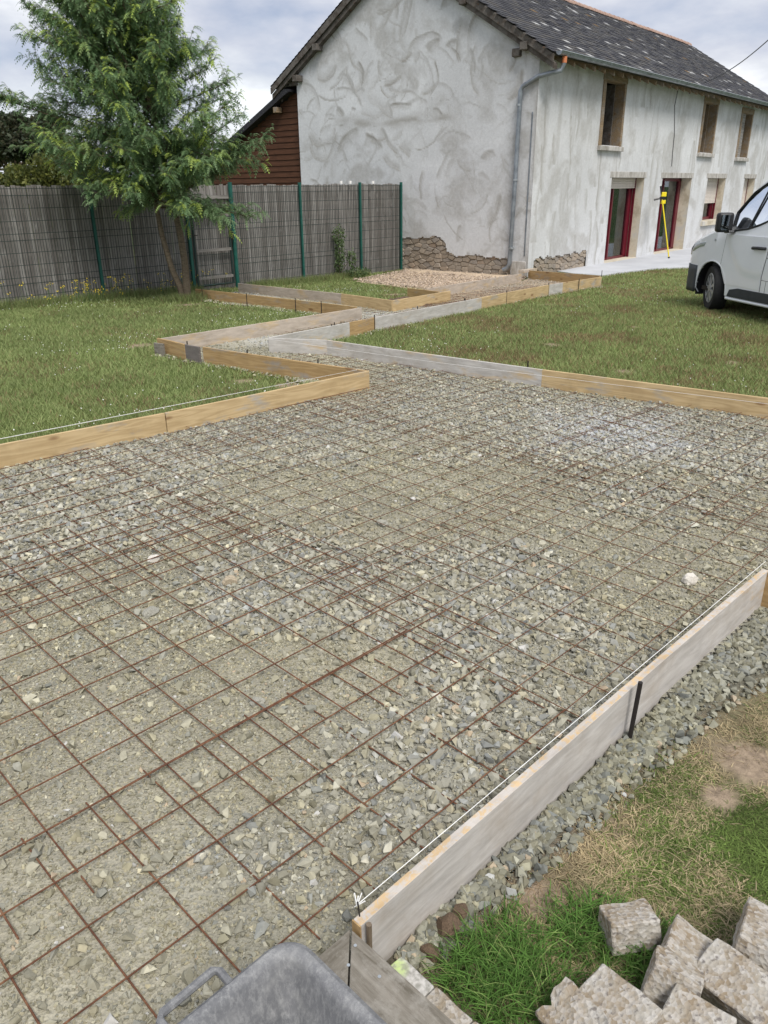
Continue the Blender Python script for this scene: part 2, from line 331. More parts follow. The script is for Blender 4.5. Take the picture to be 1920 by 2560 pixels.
c=t.mix(t.math('MULTIPLY',t.ramp(gd,[(.0,0.),(.5,1.)]),t.ramp(n.outputs[0],[(.35,.2),(.6,.8)])),c,(.50,.66,.2)); M['painted_aggregate']=t.out(c,.95,.1); t.bump(n.outputs[0],.8,.004)
M['leaf']=attrmat('leaf',.55,.42,.35); M['grass']=attrmat('grass_blade',.7,.35,.2); M['pebble']=attrmat('pebble',.88,0,.2,60)
t=NT('bark'); n=t.noise(t.coord('Object',scale=(1,1,4)),14,6,.7); M['bark']=t.out(t.ramp(n.outputs[0],[(.3,(.07,.055,.04)),(.7,(.19,.155,.11))]),.9,.1); t.bump(n.outputs[0],.6,.01)
t=NT('gravel_fines'); P=t.coord('World'); a=t.noise(P,1.6,5,.6); b=t.noise(P,60,5,.8); v=t.n('TexVoronoi',{'Vector':P,'Scale':110.})
c=t.mix(t.ramp(a.outputs[0],[(.4,0.),(.62,1.)]),(.345,.325,.26),(.33,.315,.27)); c=t.mix(t.ramp(b.outputs[0],[(.4,0.),(.65,.8)]),c,(.45,.425,.345)); c=t.mix(t.math('MULTIPLY',v.outputs['Color'],.3),c,(.12,.115,.09))
att=t.n('Attribute',attribute_name='col').outputs['Color']; c=t.mix(1.,c,att,'MULTIPLY')
M['fines']=t.out(c,.95,.1); t.bump(t.math('ADD',b.outputs[0],t.math('MULTIPLY',v.outputs['Distance'],.8)),.8,.008)
t=NT('turf_soil'); att=t.n('Attribute',attribute_name='col').outputs['Color']; b=t.noise(t.coord('World'),30,6,.75)
M['soil']=t.out(t.mix(1.,att,t.ramp(b.outputs[0],[(.3,.5),(.7,1.25)]),'MULTIPLY'),.95,.05); t.bump(b.outputs[0],.7,.02)
t=NT('far_field'); b=t.noise(t.coord('World'),.05,6,.7); M['field']=t.out(t.ramp(b.outputs[0],[(.4,(.05,.085,.03)),(.6,(.09,.11,.045))]),.95,.05)
M['flower_yellow']=plain('flower_yellow',(.85,.65,.02),.6,0,.05); M['flower_white']=plain('flower_white',(.8,.8,.75),.7,0,.05)
M['white_rock']=plain('white_rock',(.66,.62,.55),.8,0,.15,20)
M['lime']=plain('lime',(.45,.65,.12),.8)
# ------------------------------------------------------------------ layout
s2=math.sqrt(.5)
def uv(u,v): return (s2*(u-v),s2*(u+v))
def xyuv(x,y): return ((x+y)*s2,(y-x)*s2)
def tp(x,y,off=.18): p=at(x,y,off); return (p.x,p.y)
A1=tp(921,927);A0=tp(0,1107);Bj=tp(482,864);B1=tp(394,845);C0=tp(402,846);C1=tp(903,769);D0=tp(891,767);D1=tp(489,722)
E0=tp(596,708);E1=tp(981,751);F1=tp(1125,727);G0=tp(1020,720);G1=tp(1098,729);H0=tp(1066,722);H1=tp(1303,684)
I0=tp(1322,678);I1=tp(1500,692);J0=tp(672,844);J1=tp(1503,692);K1=tp(1920,999);K0=tp(672,845)
def ext(a,b,d):
    L=math.hypot(b[0]-a[0],b[1]-a[1]); return (b[0]+(b[0]-a[0])/L*d,b[1]+(b[1]-a[1])/L*d)
A00=ext(A1,A0,2.6); K2=ext(K0,K1,2.4)
LS=uv(.88,.985);LE=uv(3.43,.985)
BED=[uv(-1.0,.995),uv(.87,.995),LE,uv(3.46,.2),uv(6.5,-.2),K2,tp(1357,924),tp(818,850),K0,J0,tp(872,806),tp(936,793),tp(1165,751),tp(1203,744),tp(1267,731),tp(1372,712),tp(1406,707),J1,I1,I0,H1,H0,G1,F1,E1,E0,ext(C1,D1,.5),D1,D0,C1,C0,B1,tp(508,867),A1,tp(412,1032),A00]
fdir=Vector((math.cos(R(50.5)),math.sin(R(50.5)),0)); gdir=Vector((-fdir.y,fdir.x,0)); HO=Vector((3.44,18.98,0))
def hp(x,y,z=0): return HO+fdir*x+gdir*y+Vector((0,0,z))
# ------------------------------------------------------------------ ground
def grid(name,x0,x1,y0,y1,st,zf,mat,keep=None,colf=None,kind='structure'):
    nx=int((x1-x0)/st)+1; ny=int((y1-y0)/st)+1
    X,Y=np.meshgrid(np.linspace(x0,x1,nx),np.linspace(y0,y1,ny)); x=X.ravel();y=Y.ravel()
    V=np.stack([x,y,zf(x,y)],1); i=np.arange((ny-1)*nx).reshape(ny-1,nx)[:,:-1].ravel()
    Q=np.stack([i,i+1,i+nx+1,i+nx],1)
    if keep is not None: Q=Q[keep(x[Q].mean(1),y[Q].mean(1))]
    used=np.unique(Q); rm=np.zeros(len(V),int); rm[used]=np.arange(len(used)); 
    o=npmesh(name,V[used],rm[Q],mat,colf(x[used],y[used]) if colf else None,smooth=True); tag(o,kind=kind); return o
far=MB(); far.add([(-900,-300,-.9),(900,-300,-.9),(900,1600,-.9),(-900,1600,-.9)],[(0,1,2,3)]); fo=far.build('ground',M['field']); tag(fo,kind='structure')
hv=[];hf=[]
for i in range(61):
    x=-900+30*i; hv+=[(x,900,-5),(x,1000,14+16*float(vnoise(x*.006,.3,5))),(x,1500,-5)]
for i in range(60): hf+=[(3*i,3*i+3,3*i+4,3*i+1),(3*i+1,3*i+4,3*i+5,3*i+2)]
hb=MB(); hb.add(hv,hf); ho=hb.build('hills',M['field'],smooth=True); tag(ho,kind='structure')
def turfcol(x,y):
    n=fbm(x*1.3,y*1.3,3); n2=fbm(x*4,y*4,9); w=.985-(y-x)*s2; u=(x+y)*s2
    near=(w>-.02)&(u<4.5)
    g=np.stack([.10+.05*n2,.13+.04*n,.045+.01*n],1); dry=np.stack([.24+.08*n2,.185+.05*n2,.115+.03*n],1)
    k=np.clip((n-.60)*5,0,1)*.4*np.where(x>0,1,.5); 
    dirt=np.stack([.30+.1*n2,.235+.07*n2,.17+.05*n2],1)
    k=np.where(near,np.clip(1.15-(w-.0-.25*(n-.5))*2.2,.35,1),k)
    c=g*(1-k[:,None])+np.where(near[:,None],dirt*.8,dry)*k[:,None]
    wb_=np.interp(u,[.9,1.3,1.8,2.5,3.3,4.2],[.06,.10,.13,.17,.30,.48]); gk=(near*np.clip((wb_*1.15-w)*18,0,1))[:,None]; c=c*(1-gk)+np.array([.19,.18,.14])*gk
    for (px,py,rx) in BARE:
        d=np.hypot(x-px,y-py)/rx+ (n2-.5)*.9; kk=np.clip(1.6-1.6*d,0,1)[:,None]; c=c*(1-kk)+dirt*kk
    return c
def bp(px,py,r): p=at(px,py); return (p.x,p.y,r)
BARE=[bp(1880,1900,.16),bp(1350,2240,.09),bp(1800,1980,.08),bp(1050,2390,.06),bp(610,950,.16),bp(1370,760,.2),bp(1590,815,.12),bp(1560,925,.14),bp(1830,905,.15),bp(345,865,.25),bp(470,760,.25),bp(1380,860,.15),bp(990,735,.3),bp(720,960,.2),bp(820,788,.3),bp(1110,905,.15)]
def lawnz(x,y):
    z=Tn(y)-.012+.03*(fbm(x*2,y*2,21)-.5)
    ins=inpoly(x,y,BED); d=pdist(x,y,BED); z=np.where(ins,z-.05*np.clip(d/.1,0,1),z)
    return z
grid('lawn',-14,16,-.5,30,.08,lawnz,M['soil'],keep=lambda x,y:(((y-x)*s2>.9)|(y>3.6)|(x<-1)),colf=turfcol)
grid('verge',-1.2,4.4,-.6,3.8,.025,lawnz,M['soil'],keep=lambda x,y:~(((y-x)*s2>.9)|(y>3.6)|(x<-1)),colf=turfcol)
LOOSE=[(at(a,b_).x,at(a,b_).y,c,d) for a,b_,c,d in ((200,1290,.8,.3),(640,1480,.5,.25),(1150,1500,.6,.3),(1280,1680,.4,.3),(1210,1850,.3,.25),(1560,1060,1.2,.3),(1000,1010,.9,.2),(560,1080,.6,.2),(440,2130,.22,.22),(290,1720,.5,-.3),(500,1900,.3,-.2),(640,1900,.2,-.2),(1620,1480,.3,-.35),(1400,1660,.2,-.25),(1030,1260,.5,-.25),(200,2300,.4,-.2),(780,1250,.4,-.2),(700,1700,.3,-.2))]
def coarse(x,y):  # 0 compact fines, 1 loose stones
    n=fbm(x*1.15+3.3,y*1.15,33,3)*.7+.11+.14*(fbm(x*4,y*4,35,2)-.5)
    for (px,py,r_,a_) in LOOSE:
        n=n+a_*np.exp(-((x-px)**2+(y-py)**2)/(r_*r_))
    return np.clip((n-.42)*5.5,0,1)
def bedz(x,y):
    c=coarse(x,y); return Tn(y)+.004+.012*(fbm(x*3,y*3,41)-.5)+.010*c*fbm(x*18,y*18,43)+.004*fbm(x*40,y*40,44,2)
WH=[at(1530,1080),at(660,850),at(930,790),at(660,742),at(1010,770)]
def whiteness(x,y):
    w=np.zeros(np.shape(x))
    for p,r in zip(WH,(.62,.5,.45,.5,.5)): w=np.maximum(w,np.clip(1.3-np.hypot(x-p.x,y-p.y)/r+ (fbm(x*5,y*5,71)-.5)*.9,0,1))
    return w
def bedcol(x,y):
    n=fbm(x*.9,y*.9,51); n2=fbm(x*5,y*5,53); k=(.62+.75*n+.3*(n2-.5))[:,None]*np.ones(3)
    w=whiteness(x,y)[:,None]; p=np.clip((y-12)/2,0,1)*np.clip((x-.2)/.8,0,1); p=p[:,None]
    k=k*(1-p)+k*np.array([1.15,.95,.85])*p
    k=k*(1-.0)*np.stack([.96-.06*coarse(x,y),.95-.03*coarse(x,y),.90+.03*coarse(x,y)],1)
    return k*(1-w)+np.array([1.3,1.33,1.4])*w
grid('gravel_bed',-4.6,6.2,-.4,19.2,.03,bedz,M['fines'],keep=lambda x,y:inpoly(x,y,BED)|(inpoly(x,y,BED)==False)&(pdist(x,y,BED)<.012),colf=bedcol)
# dirt gravel patch by the gable
PATCH=[tp(1060,724,0),tp(880,702,0),tp(1013,676,0),hp(-.0,3.7)[:2],hp(-.0,0)[:2],H1,H0]
grid('gravel_patch',-3,5,13,22.5,.05,lambda x,y:Tn(y)-.03+.03*(fbm(x*2,y*2,61)-.5)+.05*np.clip(pdist(x,y,PATCH)/.25,0,1)+.05*np.clip(1-pdist(x,y,[tuple(hp(0,0)[:2]),tuple(hp(0,4)[:2])],False)/.7,0,1),M['fines'],keep=lambda x,y:inpoly(x,y,PATCH),colf=lambda x,y:np.array([1.55,1.3,1.15])*(.75+.5*fbm(x*3,y*3,63))[:,None])
# concrete terrace along the facade
pp=[tp(1450,676,0),tp(1505,691,0),tp(1534,686,0),tp(1634,673,0),tp(1731,670,0)]
e0=pp[-1]; e1=(e0[0]+fdir.x*14,e0[1]+fdir.y*14)
poly=[tuple(hp(1.6,.1)[:2]),tuple(hp(1.3,-.5)[:2]),pp[1],pp[2],pp[3],pp[4],e1,tuple(hp(22,.1)[:2])]
b=MB(); n=len(poly); b.add([(x,y,-.26) for x,y in poly]+[(x,y,-.175) for x,y in poly],[tuple(range(n,2*n)),tuple(range(n))[::-1]]+[(i,(i+1)%n,n+(i+1)%n,n+i) for i in range(n)])
o=b.build('patio',M['patio']); tag(o,kind='structure')

# ------------------------------------------------------------------ house
HS=empty('house',HO,R(50.5),'long two-storey stone farmhouse freshly skimmed in grey-white render, slate roof','house')
XF=[(3.36,4.46,2.74,4.18),(10.62,11.74,2.74,4.16),(14.52,15.62,2.68,4.08),(4.22,6.42,-.2,1.98),(7.78,10.28,-.2,1.98),(11.8,13.7,.64,1.98),(15.92,17.25,.64,1.98)]
def hl(x,y,z): return Vector((x,y,z))
ZT=4.62; LEN=19.1; DEP=7.5
def trowel(a,b_,n,seed,w0=.02,w1=.11,rr=(.15,1.1),vert=False):
    "sweeping trowel marks: stain mask and relief over a rectilinear grid a (n) x b_ (m)"
    rg_=random.Random(seed); A,Bz=np.meshgrid(a,b_); mk=np.zeros(A.shape); ht=np.zeros(A.shape)
    gate=fbm(A*.55+seed,Bz*.55,seed+5,3)
    for k in range(n):
        R_=rg_.uniform(*rr); cx=rg_.uniform(a[0]-.4,a[-1]+.4); cz=rg_.uniform(b_[0]-.4,b_[-1]+.4); w=rg_.uniform(w0,w1) if rg_.random()<.4 else rg_.uniform(.09,.30); an=rg_.uniform(0,6.28); sw_=rg_.uniform(.3,1.0)*min(1,.5/R_+.3)
        i0,i1=np.searchsorted(a,[cx-R_-w,cx+R_+w]); j0,j1=np.searchsorted(b_,[cz-R_-w,cz+R_+w])
        if i1-i0<2 or j1-j0<2: continue
        X=A[j0:j1,i0:i1]-cx; Z=Bz[j0:j1,i0:i1]-cz
        if vert: Z=Z*.45
        wob=.16*min(1,R_*1.6)*(vnoise(A[j0:j1,i0:i1]*2.2,Bz[j0:j1,i0:i1]*2.2,k)-.5)+.03*(vnoise(A[j0:j1,i0:i1]*9,Bz[j0:j1,i0:i1]*9,k)-.5)
        rho=np.hypot(X,Z)+wob; d=(np.arctan2(Z,X)-an+math.pi)%(2*math.pi)-math.pi
        t_=(rho-R_)/w; s_=1-(d/sw_)**2; ok=(np.abs(t_)<1)&(s_>0)
        prof=np.where(t_>.0,np.clip(1-t_*6,0,1),np.clip(1+t_,0,1)**1.3)*np.clip(s_*2.2,0,1)
        stre=.45+.75*vnoise(rho*55,d*R_*5,k+3); st=rg_.uniform(.35,1.)*(1 if gate[j0:j1,i0:i1].mean()>.47 else .45)
        m_=np.where(ok,prof*stre*st,0); mk[j0:j1,i0:i1]=np.maximum(mk[j0:j1,i0:i1],m_)
        ht[j0:j1,i0:i1]+=np.where(ok,(np.exp(-((t_-.05)/.12)**2)*.7-prof*.35)*np.clip(s_*2,0,1)*st,0)
    return A,Bz,np.clip(mk,0,1),np.clip(ht,-1.2,1.2)
def skinwall(name,a,b_,keep,fn,base,dark,strokes,seed,parent,vert=False,extra=None):
    A,Bz,mk,ht=trowel(a,b_,strokes,seed,vert=vert)
    blot=np.clip((fbm(A*1.3+.8*vnoise(A,Bz,3),Bz*1.3+.8*vnoise(A,Bz,4),seed+9,5)-.53)*7,0,1)*.6
    mk=np.maximum(mk,blot*(.6+.4*vnoise(A*20,Bz*20,7)))
    if extra is not None: mk=np.maximum(mk,extra(A,Bz))
    tone=(.90+.22*(fbm(A*.5,Bz*.5,seed+31,3)))[...,None]
    light=np.clip((fbm(A*2.2,Bz*2.2,seed+41,4)-.5)*3,0,1)[...,None]*.10
    c=(np.array(base)*tone*(1+light))*(1-mk[...,None])+np.array(dark)*mk[...,None]
    V_=np.array([fn(x,z,h) for x,z,h in zip(A.ravel(),Bz.ravel(),(ht*.006+.004*fbm(A*3,Bz*3,2)).ravel())])
    nx=len(a);ny=len(b_); i_=np.arange((ny-1)*nx).reshape(ny-1,nx)[:,:-1].ravel(); Q=np.stack([i_,i_+1,i_+nx+1,i_+nx],1)
    cx=A.ravel()[Q].mean(1);cz=Bz.ravel()[Q].mean(1); Q=Q[keep(cx,cz)]; used=np.unique(Q); rm=np.zeros(len(V_),int); rm[used]=np.arange(len(used))
    return npmesh(name,V_[used],rm[Q],M['trowelled'],c.reshape(-1,3)[used],parent,True)
# facade wall split in cells around openings, each cell reads as one continuous skin
jag=[(.28,.15)]+[(.28+.16*k,.15+.07*random.random()+(.04 if k%3 else 0)) for k in range(0,18)]+[(3.08,.2),(3.1,-.6)]
def grl(lo,hi,st,ex): return np.array(sorted(set(np.round(np.arange(lo,hi,st),4))|set(ex)|{hi}))
xs=grl(.0,LEN,.035,[q for o_ in XF for q in o_[:2]]); zs=grl(-.6,ZT,.035,[q for o_ in XF for q in o_[2:]])
def fkeep(x,z):
    k=np.ones(len(x),bool)
    for a,c,d,e_ in XF: k&=~((x>a)&(x<c)&(z>d)&(z<e_))
    top=np.interp(x,[p_[0] for p_ in jag],[p_[1] for p_ in jag]); k&=~((x>.28)&(x<3.1)&(z<top)); return k
fw_=skinwall('facade_wall',xs,zs,fkeep,lambda x,z,h:(x,-h,z),(.60,.605,.61),(.36,.345,.315),640,11,HS,True,
  lambda A,B_: np.clip((fbm(A*3,B_*.7,301,4)-.58)*6,0,1)*.5*np.clip((3.-np.abs(B_-3.4))/3,0,1))
b=MB()
for a,c,d,e_ in XF: b.bb((a-.06,.02,d-.05),(a-.001,.3,e_)); b.bb((c+.001,.02,d-.05),(c+.06,.3,e_))
b.build('wall_core',M['plaster_facade'],HS)['kind']='stuff'
# gable wall with a torn lower edge where the stones show
def roofz(y): return min(4.62+.612*(y+.0),4.62+.612*(7.72-y)) if 0 else (4.60+.615*y if y<3.87 else 4.60+.615*(7.74-y))
gj=[(.02,-.6),(.46,-.6),(.46,.2),(.6,.23),(.75,.19),(.95,.24),(1.15,.2),(1.35,.26),(1.6,.24),(1.85,.22),(2.05,.2),(2.2,.27),(2.32,.30),(2.36,.48),(2.42,.56),(2.55,.64),(2.75,.66),(2.9,.60),(3.1,.62),(3.3,.57),(3.5,.6),(3.75,.58),(4.,.5),(7.35,.5)]
poly=gj+[(7.35,roofz(7.35)),(3.87,roofz(3.87)),(.02,roofz(.02))]
ga=grl(.0,7.35,.028,[.46]); gb=grl(-.6,7.05,.028,[])
def gkeep(y,z):
    bot=np.interp(y,[p_[0] for p_ in gj[2:]],[p_[1] for p_ in gj[2:]]); top=np.where(y<3.87,4.60+.615*y,4.60+.615*(7.74-y)); return (z<top)&((z>bot+.02*(vnoise(y*30,z*30,5)-.5))|(y<.46)|(y>6.))
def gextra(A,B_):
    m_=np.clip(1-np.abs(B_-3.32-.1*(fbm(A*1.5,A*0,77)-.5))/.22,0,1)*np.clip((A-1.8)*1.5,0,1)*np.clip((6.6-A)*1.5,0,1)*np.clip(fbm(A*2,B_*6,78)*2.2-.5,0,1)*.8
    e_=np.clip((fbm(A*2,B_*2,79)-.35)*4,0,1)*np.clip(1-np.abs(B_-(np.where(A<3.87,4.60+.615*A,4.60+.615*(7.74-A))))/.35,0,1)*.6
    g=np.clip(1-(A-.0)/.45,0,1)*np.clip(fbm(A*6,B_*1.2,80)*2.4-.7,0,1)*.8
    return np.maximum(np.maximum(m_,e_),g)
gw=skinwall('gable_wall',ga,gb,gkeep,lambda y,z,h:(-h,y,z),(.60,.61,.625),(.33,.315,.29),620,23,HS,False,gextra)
b=MB(); b.bb((.04,.06,-.6),(.4,4.2,.85)); b.bb((.06,.045,-.6),(3.12,.4,.5)); b.bb((.05,4.2,-.6),(.4,7.35,.5)); b.build('rubble_core',M['mortar'],HS)
b=MB(); b.bb((.3,7.1,-.6),(LEN,7.35,4.5)); b.bb((LEN-.02,.02,-.6),(LEN+.1,7.35,4.6)); b.prism([(.02,4.6),(7.35,4.6),(3.87,6.95)],lambda u,v,w:(w,u,v),LEN-.02,LEN+.1)
b.build('rear_wall',M['plaster_facade'],HS)
b=MB(); b.bb((.5,.75,-.25),(LEN-.1,7,-.2)); b.bb((.5,.8,2.25),(LEN-.1,7,2.4)); 
for x in (3,7.2,10.45,12.2,14.1,15.8): b.bb((x,.62,-.2),(x+.06,7,4.6))
b.bb((.5,3.5,-.2),(LEN-.1,3.6,4.6)); b.build('inner_walls',M['interior_dark'],HS)
# voronoi packed rubble stones
def cells(x0,x1,z0,z1,n,inside,seed):
    rg=random.Random(seed); P=[]
    for k in range(4000):
        p=(rg.uniform(x0,x1),rg.uniform(z0,z1)); 
        if all(((p[0]-q[0])/2.)**2+(p[1]-q[1])**2>(n*.93)**2 for q in P): P.append(p)
    out=[]
    for i,p in enumerate(P):
        if not inside(*p): continue
        poly=[(p[0]+a*.35,p[1]+c*.3) for a,c in((-1,-1),(1,-1),(1,1),(-1,1))]
        for j,q in enumerate(P):
            if i==j or abs(q[0]-p[0])>.7 or abs(q[1]-p[1])>.5: continue
            # anisotropic bisector
            ax,az=(q[0]-p[0])/4.,(q[1]-p[1]); mx_,mz=(p[0]+q[0])/2,(p[1]+q[1])/2
            np_=[]
            for k in range(len(poly)):
                a,c=poly[k],poly[(k+1)%len(poly)]
                da=(a[0]-mx_)*ax+(a[1]-mz)*az; dc=(c[0]-mx_)*ax+(c[1]-mz)*az
                if da<=0: np_.append(a)
                if da*dc<0:
                    t_=da/(da-dc); np_.append((a[0]+(c[0]-a[0])*t_,a[1]+(c[1]-a[1])*t_))
            poly=np_
            if len(poly)<3: break
        if len(poly)<3: continue
        cx=sum(a[0] for a in poly)/len(poly); cz=sum(a[1] for a in poly)/len(poly)
        g=.006; pol=[]
        for a in poly:
            d=math.hypot(a[0]-cx,a[1]-cz)+1e-6; pol.append((cx+(a[0]-cx)*(1-g/d)+rg.uniform(-.006,.006),cz+(a[1]-cz)*(1-g/d)+rg.uniform(-.006,.006)))
        out.append((cx,cz,pol,rg.uniform(-.012,.02)))
    return out
def gin(y,z):
    if y<.47 or y>4.1 or z<-.32: return False
    top=np.interp(y,[a[0] for a in gj[2:-1]],[a[1] for a in gj[2:-1]]); return z<top+.07
def stone_obj(pol,cx,cz,fn,proud):
    b=MB(); n=len(pol); L0=[fn(a[0],a[1],.1) for a in pol]; L1=[fn(a[0],a[1],.035-proud) for a in pol]; L2=[fn(cx+(a[0]-cx)*.88,cz+(a[1]-cz)*.86,.02-proud) for a in pol]
    b.add(L0+L1+L2,[(i,(i+1)%n,n+(i+1)%n,n+i) for i in range(n)]+[(n+i,n+(i+1)%n,2*n+(i+1)%n,2*n+i) for i in range(n)]+[tuple(range(2*n,3*n))])
    return b.build('stone',M['wall_stone'],HS)
for cx,cz,pol,pr in cells(.4,4.2,-.35,.8,.092,gin,3): stone_obj(pol,cx,cz,lambda u,v,w:(w,u,v),pr)
for cx,cz,pol,pr in cells(.2,3.2,-.35,.35,.088,lambda x,z:.33<x<3.06 and -.3<z<.27,5): stone_obj(pol,cx,cz,lambda u,v,w:(u,w,v),pr)
# roof
SLP=math.atan(.612); EY,EZ=-.42,4.37; RY=3.87; RZ=EZ+(RY-EY)*.612; RL=(RY-EY)/math.cos(SLP); X0,X1=-.2,LEN+.25
b=MB(); b.prism([(EY+.03,EZ),(RY,RZ),(2*RY-EY-.03,EZ),(2*RY-EY-.03,EZ-.05),(RY,RZ-.05),(EY+.03,EZ-.05)],lambda u,v,w:(w,u,v),X0+.03,X1-.03)
b.build('roof_deck',M['beam'],HS)
def slate_pt(x,s,h,side=1):
    y=EY+s*math.cos(SLP)-h*math.sin(SLP); z=EZ+s*math.sin(SLP)+h*math.cos(SLP)
    if side<0: y=2*RY-y
    return (x,y,z)
sw,se=.25,.145
unit=MB(); 
def slate_geo(wj=0): 
    # local: x along eave, y up slope, z normal; front edge lifted on the course below
    w=sw/2-.004; v=[(-w,0,.012),(w,wj,.012),(w,se*1.5,.003),(-w,se*1.5,.003),(-w,0,.024),(w,wj,.023),(w,se*1.5,.010),(-w,se*1.5,.010)]
    return v,[(4,5,6,7),(0,1,5,4),(1,2,6,5),(3,0,4,7)]
smesh=[]
for k in range(5):
    b=MB(); b.add(*slate_geo((-.006,.004,0,.008,-.003)[k])); smesh.append(b.mesh('slate',SL[k]))
allS=[]
nx=int((X1-X0)/sw); ny=int(RL/se)
rg=random.Random(4)
for j in range(ny):
    for i in range(nx+1):
        x=X0+(i+.5+(.5 if j%2 else 0)-.25)*sw
        if x>X1: continue
        s=j*se
        near=math.hypot((x+2.4)*1.,s*1.) 
        allS.append((near,x,s,rg.random()))
allS.sort()
rotm=Matrix.Rotation(SLP,3,'X')
FV=[];FF=[];FC=[]
def lich(x,s): return float(fbm(np.array([x*.9]),np.array([s*1.4]),81)[0])
for k,(d,x,s,q) in enumerate(allS):
    ro=rotm.copy(); tilt=R(rg.gauss(0,.8)); c=Vector(slate_pt(x,s,0)); 
    pale=q<.022*(1+2*(lich(x,s)>.55))
    if k<298:
        v=4 if pale else int(q*997)%4
        o=link('slate',smesh[v],HS,c,(SLP,0,0)); o.rotation_euler=(ro@Matrix.Rotation(tilt,3,'Z')).to_euler()
    else:
        vv,ff=slate_geo(rg.uniform(-.012,.012)); MM=ro@Matrix.Rotation(tilt,3,'Z'); n0=len(FV); lift=rg.random()*.008
        for p in vv: FV.append(tuple(MM@Vector((p[0],p[1],p[2]+lift))+c))
        FF+=[tuple(a+n0 for a in f) for f in ff]
        l=rg.choice([(.05,.05,.057),(.075,.075,.082),(.085,.08,.076),(.035,.035,.042),(.06,.06,.064),(.1,.098,.095)])
        if pale: l=(.42,.42,.41) if rg.random()<.6 else (.25,.25,.25)
        if q>.993: l=(.2,.13,.06)
        FC+=[l]*8
o=npmesh('slates',np.array(FV),np.array(FF),SLF,np.array(FC),HS); tag(o,kind='stuff')
FV=[];FF=[];FC=[]
for j in range(ny):
    b2_=[slate_pt(X0,j*se,.024,-1),slate_pt(X1,j*se,.024,-1),slate_pt(X1,j*se+se*1.4,.006,-1),slate_pt(X0,j*se+se*1.4,.006,-1),slate_pt(X0,j*se,.0,-1),slate_pt(X1,j*se,.0,-1)]
    n0=len(FV);FV+=b2_;FF+=[(n0,n0+3,n0+2,n0+1),(n0,n0+1,n0+5,n0+4)];FC+=[(.06,.06,.066)]*6
o=npmesh('rear_slates',np.array(FV),np.array(FF),SLF,np.array(FC),HS); tag(o,kind='stuff')
# ridge tiles
b=MB(); seg=7; v=[]
for e_,rr_ in ((0,.125),(.03,.13),(.40,.112)):
    for k in range(seg): a=math.pi*(-.06+1.12*k/(seg-1)); v.append((e_,rr_*math.cos(a),rr_*.8*math.sin(a)))
b.add(v,[(r_*seg+k,r_*seg+k+1,(r_+1)*seg+k+1,(r_+1)*seg+k) for r_ in range(2) for k in range(seg-1)]+[tuple(range(seg))])
rt=b.mesh('ridge_tile',M['terracotta'],True)
for i in range(int((X1-X0)/.37)): link('ridge_tile',rt,HS,(X0+i*.37,RY,RZ-.01+rg.uniform(-.008,.008)),(0,0,R(rg.uniform(-2,2))))
# verge boards, rafter tails, purlins
b=MB()
for side in (1,-1):
    P0=slate_pt(0,-.02,-.02,side);P1=slate_pt(0,RL,-.02,side)
    q=[(P0[1],P0[2]),(P1[1],P1[2]),(P1[1],P1[2]-.17),(P0[1],P0[2]-.15)]
    b=MB(); b.prism(q,lambda u,v,w:(w,u,v),X0-.005,X0+.03); b.build('verge_board',M['beam'],HS)
    b=MB(); b.prism([(a,z-.15) for a,z in q[:2]]+[(a,z-.12) for a,z in q[2:]],lambda u,v,w:(w,u,v),X0+.05,-.005); b.build('verge_rafter',M['beam'],HS)
raf=MB(); raf.prism([(-.38,4.30),(.0,4.53),(.0,4.40),(-.38,4.20)],lambda u,v,w:(w,u,v),-.035,.035); rme=raf.mesh('rafter_tail',M['window_wood'])
for i in range(37): link('rafter_tail',rme,HS,(.35+i*.52,0,0))
for y,z in ((.3,4.58),(6.43,5.16),(7.2,4.52),(3.87,6.7),(1.9,5.6)):
    b=MB(); b.box((-.1,y,z-.02),(.26,.17,.15)); b.build('purlin_end',M['beam'],HS,bevel=.01)
b=MB(); b.box((.02,7.62,4.4),(.1,.62,.09)); b.build('eave_bracket',M['beam'],HS,bevel=.01)
b=MB(); b.tube([(-.02,7.9,4.4),(0,7.88,4.2),(0,7.95,4.02)],[.03,.032,.03],6); b.build('broken_rafter',M['beam'],HS)
# gutter and downpipe
b=MB(); seg=8
gy,gz,gr=-.50,4.40,.075; v=[];f=[]
xsg=[X0+.1,X0+.101]+[X0+.6*k for k in range(1,33)]
for x in xsg:
    for k in range(seg): a=math.pi+math.pi*k/(seg-1); v.append((x,gy+gr*math.cos(a),gz+gr*math.sin(a)))
    for k in range(seg): a=2*math.pi-math.pi*k/(seg-1); v.append((x,gy+(gr-.006)*math.cos(a),gz+.004+(gr-.006)*math.sin(a)))
m_=2*seg
for i in range(len(xsg)-1):
    for k in range(m_): f.append((i*m_+k,i*m_+(k+1)%m_,(i+1)*m_+(k+1)%m_,(i+1)*m_+k))
f.append(tuple(range(seg))); b.add(v,f); g_=b.build('gutter',M['zinc'],HS,smooth=True)
b=MB(); b.tube([(X0+.1,gy-gr,gz+.004),(X1-.1,gy-gr,gz+.004)],.012,6); b.build('gutter_lip',M['zinc_light'],HS)
for i in range(19):
    b=MB(); v=[]
    for x in (0,.03):
        for k in range(seg): a=math.pi+math.pi*k/(seg-1); v.append((x,gy+(gr+.006)*math.cos(a),gz+(gr+.006)*math.sin(a)))
    b.add(v,[(k,k+1,seg+k+1,seg+k) for k in range(seg-1)]); b.build('gutter_bracket',M['zinc'],HS,(.3+i*1.,0,0))
pp_=[(.16,-.50,4.32),(.16,-.50,4.20),(.12,-.46,4.06),(-.02,.0,3.95),(-.09,.34,3.80),(-.09,.38,3.72),(-.09,.40,2.0),(-.09,.44,.1),(-.09,.50,.0),(-.11,.60,-.05)]
pp_[3]=(-.07,-.02,3.97)
